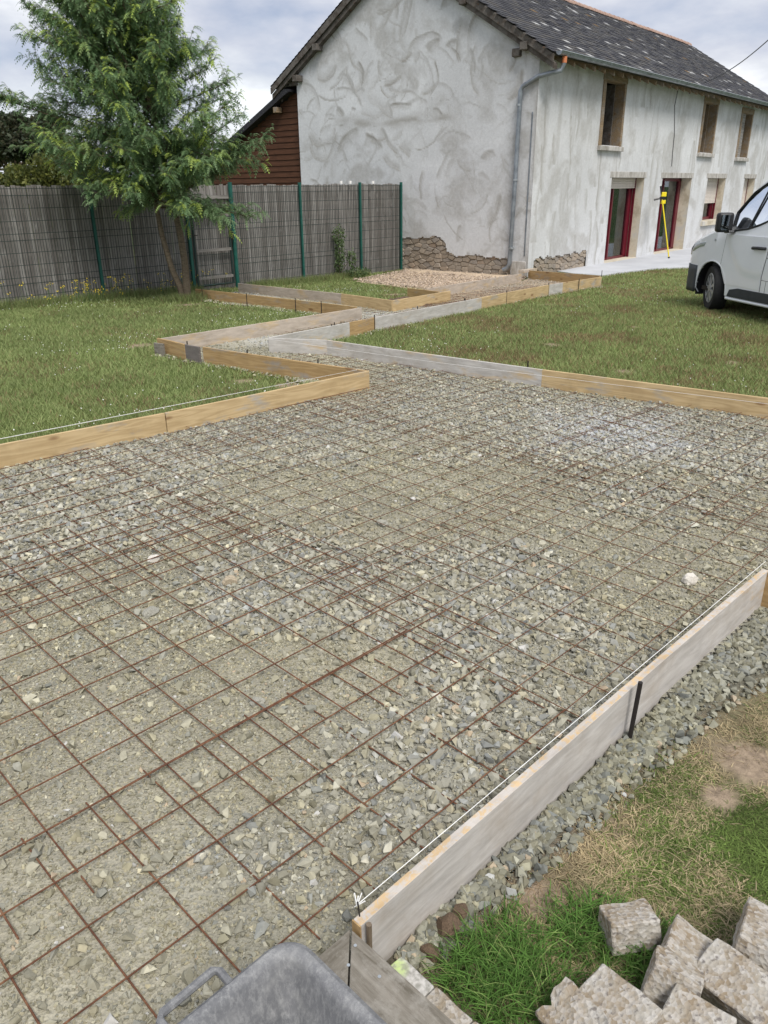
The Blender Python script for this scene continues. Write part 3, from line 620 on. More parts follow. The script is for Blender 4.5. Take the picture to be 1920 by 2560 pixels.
b=MB(); b.tube(pp_[1:],.05,10); dp=b.build('downpipe',M['zinc'],HS,smooth=True)
b=MB(); b.tube(pp_[:2],.053,10); b.build('orange_collar',M['orange_plastic'],HS,smooth=True)
for z in (3.45,1.93,.45):
    b=MB(); b.tube([(-.09,.4,z-.02),(-.09,.4,z+.02)],.062,10); b.box((-.02,.4,z),(.08,.03,.03)); b.build('pipe_clip',M['zinc_light'],HS)
b=MB(); b.bb((-.012,.085,.28),(.0,.115,3.3)); b.build('corner_bead',M['zinc'],HS)
b=MB(); b.box((-.02,.55,4.47),(.16,.2,.16)); b.build('corbel',M['beam'],HS,bevel=.02)
b=MB(); b.bb((.02,.03,-.4),(.28,.27,.17)); b.bb((-.015,.05,-.4),(.02,.44,.16)); b.build('corner_stone',M['lintel'],HS,bevel=.015)
# openings
def win_upper(x0,x1,z0,z1,mode):
    e_=.16
    for nm,a,c in (('window_frame',(x0-e_,-.025,z0-.02),(x0,.25,z1)),('window_frame',(x1,-.025,z0-.02),(x1+.11,.25,z1)),('window_lintel',(x0-e_-.02,-.03,z1),(x1+.13,.25,z1+.17))):
        b=MB(); b.bb(a,c); b.build(nm,M['window_wood'],HS,bevel=.006)
    for a,c in (((x1-.02,.25,z0),(x1+.1,.6,z1)),((x0-.1,.25,z0),(x0+.02,.6,z1))): b=MB(); b.bb(a,c); b.build('window_reveal',M['window_wood' if mode==1 else 'beam'],HS)
    b=MB(); b.bb((x0-e_-.03,-.1,z0-.13),(x1+.12,.3,z0-.021)); b.build('window_sill',M['lintel'],HS,bevel=.012)
    if mode==0:
        b=MB()
        for k in range(6): b.box((x0+.25+.12*(k%2),.75,z0+.2+k*.22),(.3,.12,.26),Matrix.Rotation(R(rg.uniform(-15,15)),3,'Y'))
        b.build('insulation_roll',M['insulation'],HS,bevel=.04)
    if mode==1:
        b=MB(); b.bb((x0+.36,.2,z0),(x0+.42,.26,z1)); b.bb((x0+.0,.22,z0),(x0+.05,.28,z1)); b.build('casement',M['red_frame'],HS)
    if mode==2:
        b=MB(); b.bb((x0,.05,z0),(x0+.55,.09,z1)); b.build('shutter_board',M['slat'],HS)
for q,md in zip(XF[:3],(0,1,2)): win_upper(*q,md)
def opening_low(x0,x1,z0,z1,drop,door):
    dy=.32
    for a,c in (((x1-.004,.003,z0),(x1+.05,dy+.1,z1)),((x0-.05,.003,z0),(x0+.004,dy+.1,z1))): b=MB(); b.bb(a,c); b.build('door_reveal' if door else 'window_reveal',M['cream'],HS)
    b=MB(); b.bb((x0-.12,-.012,z1+.001),(x1+.1,dy+.1,z1+.15)); b.build('lintel_stone',M['lintel'],HS,bevel=.005)
    fr=empty('patio_door' if door else 'casement_window'); fr.parent=HS
    for a,c in (((x0,dy,z0),(x0+.07,dy+.08,z1)),((x1-.22,dy,z0),(x1,dy+.08,z1)),((x0,dy,z0),(x1,dy+.08,z0+.09)),((x0,dy,z1-.09),(x1,dy+.08,z1)),(((x0+x1)/2-.28,dy-.02,z0),((x0+x1)/2-.21,dy+.08,z1))):
        b=MB(); b.bb(a,c); b.build('frame_bar',M['red_frame'],fr,bevel=.004)
    for a,c in ((x0+.05,(x0+x1)/2-.24),((x0+x1)/2-.22,x1-.2)):
        b=MB(); b.bb((a,dy+.04,z0+.05),(c,dy+.05,z1-.05)); b.build('pane',M['glass'],fr)
    b=MB(); xx=(x0+x1)/2-.1; pts=[]
    for k in range(25): pts.append((xx+k*.034,dy+.15+.03*math.sin(k*1.3)))
    for k in range(24): b.add([(pts[k][0],pts[k][1],z0+.04),(pts[k+1][0],pts[k+1][1],z0+.04),(pts[k+1][0],pts[k+1][1],z1-.1),(pts[k][0],pts[k][1],z1-.1)],[(0,1,2,3)])
    b.build('curtain',M['curtain'],HS)
    if drop>0:
        sh=empty('roller_shutter'); sh.parent=HS; nsl=max(1,int(drop/.045))
        sb=MB(); sb.prism([(0,0),(-.012,.012),(-.012,.034),(0,.043)],lambda u,v,w:(w,u,v),x0+.02,x1-.03); sm=sb.mesh('shutter_slat',M['shutter'])
        for k in range(nsl): link('shutter_slat',sm,sh,(0,dy-.06,z1-.002-(k+1)*.0445))
        b=MB(); b.bb((x1-.03,dy-.09,z0),(x1,dy-.02,z1)); b.build('shutter_rail',M['red_frame'],sh)
    if not door:
        b=MB(); b.bb((x0-.1,-.09,z0-.16),(x1+.1,dy,z0-.002)); b.build('window_sill',M['cream'],HS,bevel=.01)
    else:
        b=MB(); b.bb((x0-.02,-.06,z0-.1),(x1,dy,z0+.03)); b.build('threshold',M['cream'],HS,bevel=.01)
opening_low(*XF[3],.29,True); opening_low(*XF[4],0,True); opening_low(*XF[5],.83,False); opening_low(*XF[6],1.3,False)
# wall wire and cable anchor
b=MB(); b.tube([(8.1,-.02,4.3),(8.0,-.02,3.9),(8.25,-.02,3.2),(8.3,-.02,2.6),(8.35,-.02,2.3)],.008,5); b.build('wall_cable',M['black_plastic'],HS)
b=MB(); b.box((8.5,-.1,4.4),(.12,.2,.08)); b.tube([(8.5,-.2,4.42),(8.5,-.25,4.3),(8.55,-.2,4.25)],.03,6); b.build('cable_anchor',M['black_plastic'],HS)
a0=hp(8.7,-.55,4.5); a1=Vector((0,0,H))+Vector(ray(1990,36))*15.
pts=[a0.lerp(a1,k/14)-Vector((0,0,.16*math.sin(math.pi*k/14))) for k in range(15)]
b=MB(); b.tube(pts,.012,5); o=b.build('overhead_cable',M['black_plastic']); tag(o,'thick dark overhead cable sagging down to the slate roof eave','cable')
for (x0,y0,x1,y1,D,lb) in ((-250,282,420,290,60,'upper of two thin overhead wires crossing the sky behind the bushy tree'),(-250,326,420,340,62,'lower of two thin overhead wires crossing the sky behind the bushy tree')):
    p=Vector((0,0,H))+Vector(ray(x0,y0))*D; q=Vector((0,0,H))+Vector(ray(x1,y1))*D
    b=MB(); b.tube([p,q],.022,4); o=b.build('overhead_wire',M['black_plastic']); tag(o,lb,'cable')
# brown clad lean-to
LT=empty('clad_outbuilding',HO,R(50.5),'low outbuilding clad in reddish brown boards behind the rendered gable','outbuilding')
ly0,ly1=7.42,11.4; lx=.12
def ltz(y): return 4.16-.46*(y-7.7)
b=MB(); b.prism([(ly0,-.5),(ly1,-.5),(ly1,ltz(ly1)),(7.7,ltz(7.7)),(ly0,ltz(7.7)+.02)],lambda u,v,w:(w,u,v),lx+.03,lx+4); b.build('wall',M['interior_dark'],LT)
z=-.3
while z<4.1:
    y1=min(ly1,7.7+(4.16-z-.05)/.46)
    if y1>ly0+.1:
        b=MB(); b.prism([(0,0),(-.028,.004),(-.012,.158),(0,.158)],lambda u,v,w:(u,w,v),0,y1-ly0); 
        # local x = board length for the grain
        bo=MB(); bo.prism([(0,0),(-.03,.004),(-.012,.142),(0,.142)],lambda u,v,w:(w,-u,v),0,y1-ly0); bo.build('cladding_board',M['cladding'],LT,(lx+.03,ly0,z),(0,0,R(90)))
    z+=.15
b=MB(); b.prism([(7.55,ltz(7.7)+.12),(7.75,ltz(7.7)+.13),(11.8,ltz(11.8)+.12),(11.8,ltz(11.8)-.02),(7.75,ltz(7.7)-.02),(7.55,ltz(7.7)+.06)],lambda u,v,w:(w,u,v),-.12,lx+4); b.build('roof',SL[3],LT)
b=MB(); b.box((lx-.12,8.15,ltz(8.15)-.14),(.2,.16,.14)); b.build('purlin_end',M['window_wood'],LT,bevel=.01)

# ------------------------------------------------------------------ fences along the back
FO=Vector((-5.27,14.79,0)); FE=Vector((.55,21.21,0)); fd=(FE-FO).normalized(); fn=Vector((-fd.y,fd.x,0)); FA=math.atan2(fd.y,fd.x)
def ft(px):
    d=ray(px,640); t_=(FO.dot(fn))/(d[0]*fn.x+d[1]*fn.y); p=Vector((d[0]*t_,d[1]*t_,0)); return (p-FO).dot(fd)
def fz(t_): p=FO+fd*t_; return T(p.x,p.y)
tA,tB,tG0,tG1,tE=ft(757),ft(903),ft(480),ft(586),(FE-FO).length
t1=ft(246)-.0; TOPZ=1.90
def post(parent,t_,r=.03,top=None):
    b=MB(); z0=fz(t_)-.1; b.box((t_,0,(z0+(top or TOPZ+.02))/2),(r*1.6,r*2,(top or TOPZ+.02)-z0)); return b.build('post',M['green_paint'],parent,bevel=.004)
def wires(parent,a,c,ztop,name='wire_panel',z0=None):
    b=MB(); n=int((c-a)/.05)
    for k in range(n+1):
        t_=a+(c-a)*k/n; zz=(fz(t_)+.03) if z0 is None else z0; b.box((t_,-.0,(ztop+zz)/2),(.0055,.0055,ztop-zz))
    m=(a+c)/2; zb=(fz(m)+.06) if z0 is None else z0+.04; k=0; z=ztop-.03
    while z>zb: b.box((m,-.006,z),(c-a,.0065,.009)); z-=.2 if k%4 else .105; k+=1
    return b.build(name,M['wire'],parent)
def fence(name,label,ts,caps=True):
    e_=empty(name,FO,FA,label,'fence')
    for t_ in ts: post(e_,t_)
    return e_
f1=fence('mesh_fence','green wire mesh fence left of the gate, behind the bushy tree',[t1,tG0-2.5 if False else t1-2.5]); wires(f1,t1-2.5,t1-.03,TOPZ-.03); wires(f1,t1+.03,tG0-.05,TOPZ-.03); wires(f1,t1-5,t1-2.53,TOPZ-.03)
f2=fence('mesh_fence','green wire mesh fence between the gate and the rendered gable wall',[tA,tB,tE-.05]); wires(f2,tG1+.05,tA-.03,TOPZ-.03); wires(f2,tA+.03,tB-.03,TOPZ-.03); wires(f2,tB+.03,tE-.08,TOPZ-.03)
for t_ in (ft(858),ft(880),ft(935)):
    b=MB(); b.box((t_,0,TOPZ+.02),(.06,.03,.06)); b.build('fixing_clip',M['string'],f2)
WF=empty('board_fence',FO,FA,'tall weathered grey wooden slat fence behind the green wire mesh','fence')
sb=[]
for k in range(4):
    b=MB(); w=.042; b.prism([(-w,0),(w,0),(w,1),(-w+.004*k,1.0)],lambda u,v,ww:(v*2.15,u,ww),0,.018); sb.append(b.mesh('slat',M['slat']))
t_=t1-5
while t_<tE-.1:
    z0=fz(t_)-.12; o=link('slat',rg.choice(sb),WF,(t_+.042,.08+rg.uniform(-.006,.006),z0-.06+rg.uniform(-.015,.015)),(0,R(-90),0)); 
    o.scale=((TOPZ+.0-z0+.06)/2.15,1,1); o.rotation_euler=(R(90),R(-90),0)
    o.matrix_basis=Matrix.Translation((t_+.042,.08+rg.uniform(-.006,.006),z0-.06+rg.uniform(-.02,.02)))@Matrix(((0,1,0,0),(0,0,1,0),(1,0,0,0),(0,0,0,1)))@Matrix.Diagonal(((TOPZ+.04-z0)/2.15,1,1,1))
    t_+=.089
for z in (.4,1.6):
    b=MB(); b.bb((t1-5,.1,z),(tE-.1,.135,z+.07)); b.build('rail',M['slat'],WF)
GT=empty('garden_gate',FO,FA,'dark green framed mesh gate with grey wooden cross battens behind the tree trunks','gate')
zg0=fz(tG0)+.08; zg1=1.42
b=MB(); b.box((tG0-.02,0,.9),(.06,.06,2.2)); b.build('gate_post',M['green_paint'],GT,bevel=.004)
b=MB(); b.tube([(tG1+.03,0,fz(tG1)-.1),(tG1+.03,0,1.93)],.045,10); b.build('gate_post',M['green_paint'],GT,smooth=True)
b=MB(); b.tube([(tG0+.07,-.02,zg0),(tG0+.07,-.02,zg1),(tG1-.09,-.02,zg1),(tG1-.09,-.02,zg0),(tG0+.07,-.02,zg0)],.026,6); b.build('gate_frame',M['wire'],GT)
wires(GT,tG0+.08,tG1-.1,zg1-.02,'gate_mesh',zg0)
for z in (zg1-.14,.62,zg0+.12): b=MB(); b.bb((tG0+.09,-.045,z),(tG1-.1,-.02,z+.055)); b.build('batten',M['slat'],GT)
b=MB(); b.bb((tG0-.2,.02,1.62),(tG1+.0,.05,1.69)); b.build('batten',M['slat'],GT)
b=MB(); b.box((tG1-.06,-.05,.9),(.05,.06,.14)); b.tube([(tG0+.04,-.05,.95),(tG0+.12,-.08,.95)],.01,6); b.build('latch',M['steel'],GT)

# ------------------------------------------------------------------ formwork boards
def board(p,q,mat,label,h=.18,th=.027,side=0,top=None,dz=0,thing=True,parent=None,name='formwork_board',splits=None,group='timber formwork boards'):
    "board standing on edge from p to q (inner face line)"
    a=Vector((p[0],p[1],0));c=Vector((q[0],q[1],0)); L=(c-a).length; za=T(*p);zc=T(*q)
    b=MB(); n=max(2,int(L/.4)); 
    v=[];f=[]
    bow=random.uniform(-.004,.004)
    for i in range(n+1):
        x=L*i/n; yb=bow*math.sin(math.pi*i/n)*3
        for y,z in ((-th/2,-.03),(th/2,-.03),(th/2,h),(-th/2,h)): v.append((x,y+yb+side*th,z))
    for i in range(n):
        for k in range(4): f.append((4*i+k,4*i+(k+1)%4,4*i+4+(k+1)%4,4*i+4+k))
    f+=[(3,2,1,0),(4*n,4*n+1,4*n+2,4*n+3)]
    b.add(v,f); o=b.build(name,M[mat],parent,bevel=.002)
    d=(c-a).normalized(); X=Vector((d.x,d.y,(zc-za)/L)).normalized(); Y=Vector((-d.y,d.x,0)); Z=X.cross(Y)
    o.matrix_basis=Matrix.Translation((p[0],p[1],za+dz))@Matrix((X,Y,Z)).transposed().to_4x4()
    if thing: tag(o,label,'board',group)
    return o
def lerp(a,b,t_): return (a[0]+(b[0]-a[0])*t_,a[1]+(b[1]-a[1])*t_)
Aj=tp(412,1032)
board(A00,lerp(A00,Aj,.998),'yellow_pine','yellow pine formwork board running off the left edge of the photo, beside the left lawn')
board(Aj,A1,'yellow_pine','long knotty yellow pine formwork board, free end nearest the narrow neck of gravel')
b=MB()
B2=tp(505,869)
board(A1,tp(508,867),'orange_pine','orange pine board slanting back from the near corner of the left lawn')
board(tp(463,861),B1,'orange_pine','short orange board end at the tip of the left lawn corner')
board(tp(504,866),tp(461,858),'dark_board','short dark grey splice board joining two orange boards at the left lawn',side=1.15)
o=board(tp(385,850),tp(408,853),'plank_weathered','small grey offcut standing behind the tip of the left lawn corner',h=.15)
board(C0,C1,'pale_board','long pale pinkish board with grey stains between the left lawn and the narrow path')
board(D0,D1,'orange_pine','orange pine board edging the lawn in front of the gate')
board(E0,lerp(E0,E1,.72),'pale_board','pale board with cement stains starting at the green gate post')
board(lerp(E0,E1,.72),E1,'yellow_pine','short yellow board completing the run from the gate to the path corner')
board(E1,F1,'yellow_pine','bright yellow board facing the camera at the corner of the small lawn')
board(G0,G1,'orange_pine','short board behind the heap of soil next to the bright yellow board')
board(H0,H1,'pale_board','long pale grey board between the rubble patch and the path to the house')
board(I0,I1,'orange_pine','orange board closing the path against the house corner',h=.2)
jp=[(672,844),(872,806),(936,793),(1165,751),(1203,744),(1267,731),(1372,712),(1406,707),(1503,692)]
jm=['grey_board','orange_pine','grey_board','grey_board','yellow_pine','yellow_pine','grey_board','yellow_pine']
jl=['grey board at the sharp point where the path leaves the gravel bed','orange stained board between two grey ones on the right side of the path','longest grey board on the right side of the narrow path','short grey board just beyond the dark post on the path edge','short yellow board after the grey one on the path edge','yellow board facing the lawn midway to the house corner','small grey splice board on the path edge near the house','last yellow board of the path edge, ending at the concrete terrace']
for i in range(8): board(tp(*jp[i]),tp(*jp[i+1]),jm[i],jl[i])
Kj=tp(818,850);Kk=tp(1357,924)
board(K0,Kj,'grey_board','first short grey board at the sharp corner, facing the gravel')
board(Kj,Kk,'grey_board','long blue-grey cement stained board along the front of the right lawn')
board(Kk,K2,'yellow_pine','long yellow board with dark knots running off the right edge below the van')
LB_=board(LS,LE,'film_board','big whitish grey board in the foreground with a yellow speckled top edge',h=.185)
board(LE,uv(3.46,.2),'orange_pine','orange board leaving at right angles from the far end of the foreground board')
fb=MB(); p=tp(1303,680);q=tp(1336,675); bo=board(p,q,'pale_board','loose pale offcut lying flat on the boards at the house corner',h=.03,th=.14,dz=.19)
b=MB(); b.bb((-.004,-.0145,.0),(.0,.0145,.183)); b.build('board_end',M['orange_pine'],LB_)
# weathered mitred planks, foreground
FR=empty('deck_frame',(0,0,0),R(45),'weathered grey planks joined in a mitre at the bottom of the photo','timber frame')
wd=.2; zt=.165
def mit(name,poly,rotl):
    # grain along local x
    c=poly[0]; b=MB(); ca,sa=math.cos(-rotl),math.sin(-rotl)
    loc=[((x-c[0])*ca-(y-c[1])*sa,(x-c[0])*sa+(y-c[1])*ca) for x,y in poly]
    b.prism(loc,lambda u,v,w:(u,v,w),0,.035); return b.build(name,M['plank_weathered'],FR,(c[0],c[1],zt-.035),(0,0,rotl),bevel=.002)
mit('plank',[(.866,.996),(-.9,.996),(-.9,.996-wd),(.866-wd,.996-wd)],0)
mit('plank',[(.868,.992),(.868-wd+.001,.994-wd),(.868-wd,-.5),(.868,-.5)],R(90))
b=MB(); b.bb((-.9,.96,-.02),(.84,.99,zt-.036)); b.bb((.80,-.5,-.02),(.84,.96,zt-.036)); b.build('joist',M['plank_weathered'],FR)
for u_,v_ in ((.80,.93),(.83,.86),(.72,.94),(.845,.955),(.80,.70)):
    b=MB(); v=[(u_+.0042*math.cos(a),v_+.0042*math.sin(a),zt+.001) for a in [k*math.pi/4 for k in range(8)]]; b.add(v,[tuple(range(8))]); b.build('screw',M['zinc_light'],FR)
# stakes
def stake(px,py,label,h=.21,off=.0,r=.007,base=None,lean=(0,0),z0=-.05):
    p=at(px,py,0) if base is None else Vector((*base,T(*base)))
    b=MB(); b.tube([(0,0,z0),(lean[0],lean[1],h)],r,8); o=b.build('steel_stake',M['steel'],None,p,smooth=True); tag(o,label,'stake','dark steel stakes holding the formwork'); return o
sp=at(1573,1845)
b=MB(); b.tube([(0,0,-.05),(.012,.0,.235)],.0085,8); o=b.build('steel_stake',M['steel'],None,uv(*[a for a in xyuv(sp.x,sp.y)])+(0,) if False else (sp.x,sp.y,0),smooth=True); tag(o,'black steel rod leaning against the big grey foreground board','stake','dark steel stakes holding the formwork')
b=MB(); b.tube([(0,0,-.02),(0,0,.19)],.007,8); o=b.build('steel_stake',M['zinc_old'],None,(*uv(.893,.958),0),smooth=True); tag(o,'short steel rod at the near end of the foreground board by the mitred planks','stake','dark steel stakes holding the formwork')
def out(p,px,d=.022):  # nudge toward the camera
    v=Vector((p[0],p[1],0)).normalized(); return (p[0]-v.x*d,p[1]-v.y*d)
for (px,py,lb) in ((618,882,'stake on the orange board left of centre, second from the splice'),(795,906,'stake on the orange board closest to the neck of the gravel'),(468,860,'thin stake over the dark splice board'),
    (505,725,'stake beside the gate on the orange board'),(616,738,'second stake along the board in front of the gate'),(738,750,'third stake along the board in front of the gate'),(803,758,'stake nearest the right end of the board in front of the gate'),
    (836,812,'stake on the orange part of the right path edge'),(936,793,'stake at the joint of orange and grey boards on the path edge'),(1044,771,'stake midway along the long grey path board'),(1162,751,'thick dark post at the gap between two grey path boards'),(1267,731,'stake between two yellow path boards'),(1372,712,'stake by the small grey splice near the house'),(1448,701,'last stake before the concrete terrace')):
    q=out(tp(px,py),px); stake(0,0,lb,h=.215,base=q,r=.012 if px==1162 else .007)
q=out(tp(1072,880),0,.02); stake(0,0,'stake inside the gravel bed against the long blue-grey board',h=.14,base=(tp(1072,881)[0],tp(1072,881)[1]-.03))
stake(0,0,'thin pin standing in the lawn by the terrace corner',base=tp(1504,690,.1),h=.22)
stake(0,0,'short stub behind the joint of the grey and yellow boards of the right lawn',base=(tp(1322,913)[0],tp(1322,913)[1]+.05),h=.21)
stake(0,0,'small stub in the lawn behind the sharp corner of the grey boards',base=tp(830,840,.05),h=.2)
# strings
def cord(pts,label,r=.0011):
    b=MB(); b.tube(pts,r,5); o=b.build('string_line',M['string']); tag(o,label,'string'); return o
Lz=.192
c1=uv(.90,1.016);c2=uv(3.5,1.012)
cord([(*c1,Lz),(*uv(2,1.0155),Lz-.002),(*c2,Lz)],'white string stretched along the inside of the foreground board')
b=MB(); b.tube([(*uv(.895,.99),.17),(*uv(.897,1.0),.225)],.002,5); o=b.build('nail',M['steel']); tag(o,'nail holding the knotted white string at the near board end','nail')
b=MB(); k0=Vector((*uv(.897,1.003),.21))
for dx,dy,dz in ((.012,.01,.03),(-.006,.012,.028),(.02,-.004,.02),(.003,.018,.012)): b.tube([k0,k0+Vector((dx,dy,dz))],.0018,4)
o=b.build('string_knot',M['string']); tag(o,'frayed knot of white string tied to the nail on the foreground board','string')
za=.19
cord([(*ext(A1,A00,.02),za),(*lerp(A1,A00,.02),za),(*lerp(A1,A00,.5),za-.003),(*A00,za)],'white string running along the left yellow board above the lawn edge',.0012).location=(-.02,.05,.005)
cord([(*K0,.175),(*lerp(K0,K2,.3),.15),(*K2,.155)],'white string stretched along the face of the right-hand boards',.0013).location=(-.012,-.03,0)
# ------------------------------------------------------------------ reinforcement mesh sheets
barme=MB(); barme.tube([(0,0,0),(1,0,0)],.0027,6); barme=barme.mesh('bar',M['rust'],True)
def cz_(p): return float(coarse(np.array([p[0]]),np.array([p[1]]))[0])
def clip(a,c,poly):
    n=120; xs_=np.linspace(a[0],c[0],n); ys_=np.linspace(a[1],c[1],n); ins=inpoly(xs_,ys_,poly)&(pdist(xs_,ys_,poly)>.02); out_=[];st=None
    for i in range(n):
        if ins[i] and st is None: st=i
        if (not ins[i] or i==n-1) and st is not None:
            if i-st>3: out_.append(((xs_[st],ys_[st]),(xs_[i-1],ys_[i-1])))
            st=None
    return out_
def sheet(org,ang,nu,nv,lab,z0,su=.2,sv=.2,eu=.12,ev=.14,U0=None):
    "grid of bars: nu bars across u, nv bars across v; org = first crossing"
    e_=empty('rebar_mesh',(*org,0),0,lab,'rebar mesh','overlapping rusty reinforcement mesh sheets')
    ca,sa=math.cos(ang),math.sin(ang)
    def W_(u,v): return (org[0]+u*ca-v*sa,org[1]+u*sa+v*ca)
    Lu=(nu-1)*su;Lv=(nv-1)*sv
    def put(a,c,dz):
        for p,q in clip(a,c,BED):
            jz=random.uniform(-.004,.006); P=Vector((p[0],p[1],T(*p)+z0*.85-.002+.011*cz_(p)+dz+jz)); Q=Vector((q[0],q[1],T(*q)+z0*.85-.002+.011*cz_(q)+dz+random.uniform(-.004,.008)))
            j=random.uniform(-.006,.006); Q+=Vector((-(Q-P).y,(Q-P).x,0)).normalized()*j
            d=Q-P; o=link('bar',barme,e_); o.matrix_basis=Matrix.Translation(P-Vector((org[0],org[1],0)))@d.to_track_quat('X','Z').to_matrix().to_4x4()@Matrix.Diagonal((d.length,thick,thick,1))
    thick=1. if org[1]<2.6 and len(lab)<90 and z0<.035 and (org[0]+org[1])<2.2 else .72
    for i in range(nu): put(W_(i*su,-ev),W_(i*su,Lv+ev),.0)
    for j in range(nv): put(W_(-eu,j*sv),W_(Lu+eu,j*sv),.0072)
A45=R(45)
sheet(uv(-.73,1.17),A45,15,5,'mesh sheet along the near edge of the gravel bed in the foreground',.022,ev=.05,eu=.05)
sheet(uv(-.69,1.965),A45-R(.3),16,10,'second mesh sheet back from the foreground, left half of the bed',.034,.203,.207,ev=.29,eu=.05)
sheet(uv(-.60,3.40),A45-R(1.2),15,11,'mesh sheet against the left yellow board',.024,.203,.207,ev=.16,eu=.06)
sheet(uv(2.10,1.165),A45,13,8,'mesh sheet along the right part of the foreground board',.036,.2,.205,ev=.06,eu=.04)
sheet(uv(2.24,2.53),A45-R(1.),12,12,'mesh sheet in the centre of the bed overlapping its neighbours',.026,.2,.21,ev=.22,eu=.05)
sheet(uv(4.25,1.2),A45-R(2.5),13,10,'mesh sheet at the right edge of the bed below the long yellow board',.03,ev=.08,eu=.05)
sheet(uv(4.2,3.0),A45-R(2.5),12,12,'mesh sheet in front of the blue-grey boards of the right lawn',.018,ev=.12,eu=.05)
sheet(uv(2.1,4.75),A45-R(2.),16,5,'mesh sheet near the free end of the left yellow board',.03,ev=.1,eu=.05)
sheet(uv(4.0,5.3),A45-R(3.),12,10,'mesh sheet in the narrow neck leading to the path',.024,ev=.1,eu=.05)
pj=tp(700,835,.03); sheet(pj,R(49),22,4,'mesh sheet lying in the first stretch of the narrow path',.03,.2,.2)
pj=tp(1085,768,.03); sheet(pj,R(48),22,5,'mesh sheet lying in the far stretch of path next to the house',.03,.2,.2)
# ------------------------------------------------------------------ loose stones
def hullvars(n,npts,flat,seed):
    rg_=random.Random(seed); out_=[]
    for _ in range(n):
        bm=bmesh.new()
        for k in range(npts):
            v=Vector((rg_.gauss(0,1),rg_.gauss(0,1),rg_.gauss(0,1))).normalized(); bm.verts.new((v.x*rg_.uniform(.45,.62),v.y*rg_.uniform(.34,.5),v.z*rg_.uniform(.5,.62)*flat))
        r_=bmesh.ops.convex_hull(bm,input=bm.verts); bmesh.ops.delete(bm,geom=[g for g in r_['geom_interior'] if isinstance(g,bmesh.types.BMVert)],context='VERTS')
        bmesh.ops.triangulate(bm,faces=bm.faces); bm.verts.index_update(); bm.verts.ensure_lookup_table()
        vs_=np.array([v.co[:] for v in bm.verts]); fs=np.array([[v.index for v in f.verts] for f in bm.faces]); bm.free(); out_.append((vs_,fs))
    return out_
HV=hullvars(30,10,.72,5); HVs=hullvars(16,7,.75,6); HVb=hullvars(16,13,.7,8)
def euler_mats(yaw,tx,ty):
    cy,sy=np.cos(yaw),np.sin(yaw);cx,sx=np.cos(tx),np.sin(tx);cz,sz=np.cos(ty),np.sin(ty)
    n=len(yaw); Rz=np.zeros((n,3,3));Rx=np.zeros((n,3,3));Ry=np.zeros((n,3,3))
    Rz[:,0,0]=cy;Rz[:,0,1]=-sy;Rz[:,1,0]=sy;Rz[:,1,1]=cy;Rz[:,2,2]=1
    Rx[:,0,0]=1;Rx[:,1,1]=cx;Rx[:,1,2]=-sx;Rx[:,2,1]=sx;Rx[:,2,2]=cx
    Ry[:,1,1]=1;Ry[:,0,0]=cz;Ry[:,0,2]=sz;Ry[:,2,0]=-sz;Ry[:,2,2]=cz
    return Rx@Ry@Rz
def scatter(name,x,y,z,s,variants,col,mat,tilt=.45):
    n=len(x); yaw=RNG.uniform(0,6.28,n); Rm=euler_mats(yaw,RNG.normal(0,tilt,n),RNG.normal(0,tilt,n)); vi=RNG.integers(0,len(variants),n)
    Vs=[];Fs=[];Cs=[];off=0; ss=s[:,None]*np.stack([RNG.uniform(.8,1.25,n),RNG.uniform(.75,1.1,n),RNG.uniform(.7,1.1,n)],1)
    for k,(v,f) in enumerate(variants):
        I=np.where(vi==k)[0]
        if len(I)==0: continue
        P=np.einsum('nij,nvj->nvi',Rm[I],v[None]*ss[I][:,None,:]); P[:,:,0]+=x[I,None];P[:,:,1]+=y[I,None];P[:,:,2]+=z[I,None]
        Vs.append(P.reshape(-1,3)); Fs.append((f[None]+(np.arange(len(I))*len(v))[:,None,None]+off).reshape(-1,3)); Cs.append(np.repeat(col[I],len(v),0)); off+=len(I)*len(v)
    return npmesh(name,np.concatenate(Vs),np.concatenate(Fs),mat,np.concatenate(Cs))
def inview(x,y,m=60):
    z=0.; dx=x;dy=y;dz=-H; dep=dy*fw[1]+dz*fw[2]; px=960+F*(dx*cr[0]+dy*cr[1]+dz*cr[2])/dep; py=1280-F*(dx*cu[0]+dy*cu[1]+dz*cu[2])/dep
    return (dep>.1)&(px>-m)&(px<1920+m)&(py<2560+m*2)&(py>300)
PAL=np.array([(.30,.295,.265),(.27,.265,.23),(.33,.325,.29),(.28,.285,.28),(.23,.24,.245),(.34,.325,.26),(.31,.29,.23),(.37,.365,.33),(.25,.24,.19),(.29,.285,.25),(.31,.30,.25)])
def stonecol(x,y,bright=1.):
    n=len(x); c=PAL[RNG.integers(0,len(PAL),n)]*np.exp(RNG.normal(0,.19,n))[:,None]*bright*1.1*np.array([1.02,1.0,.935])
    cs=coarse(x,y)[:,None]; c=c*np.array([.96,.955,.94])*(np.array([1.01,1.0,.92])*(1-cs)+np.array([.985,.99,.99])*cs); olive=np.clip((fbm(x*.8,y*.8,51)-.42)*3,0,1)[:,None]*(1-cs*.7); c=c*(1-.35*olive)+np.array([.285,.265,.20])*.35*olive
    rare=RNG.random(n); c[rare<.008]=(.46,.37,.26); c[(rare>.008)&(rare<.013)]=(.52,.51,.48)
    w=whiteness(x,y)[:,None]*.5*(RNG.random(n)<.7)[:,None]; c=c*(1-w)+np.array([.55,.58,.64])*w
    fx=np.clip((y-12)/2,0,1)*np.clip((x-.2)/.8,0,1)*.55; fx=fx[:,None]; c=c*(1-fx)+np.array([.42,.34,.27])*fx*RNG.uniform(.7,1.3,n)[:,None]
    return c
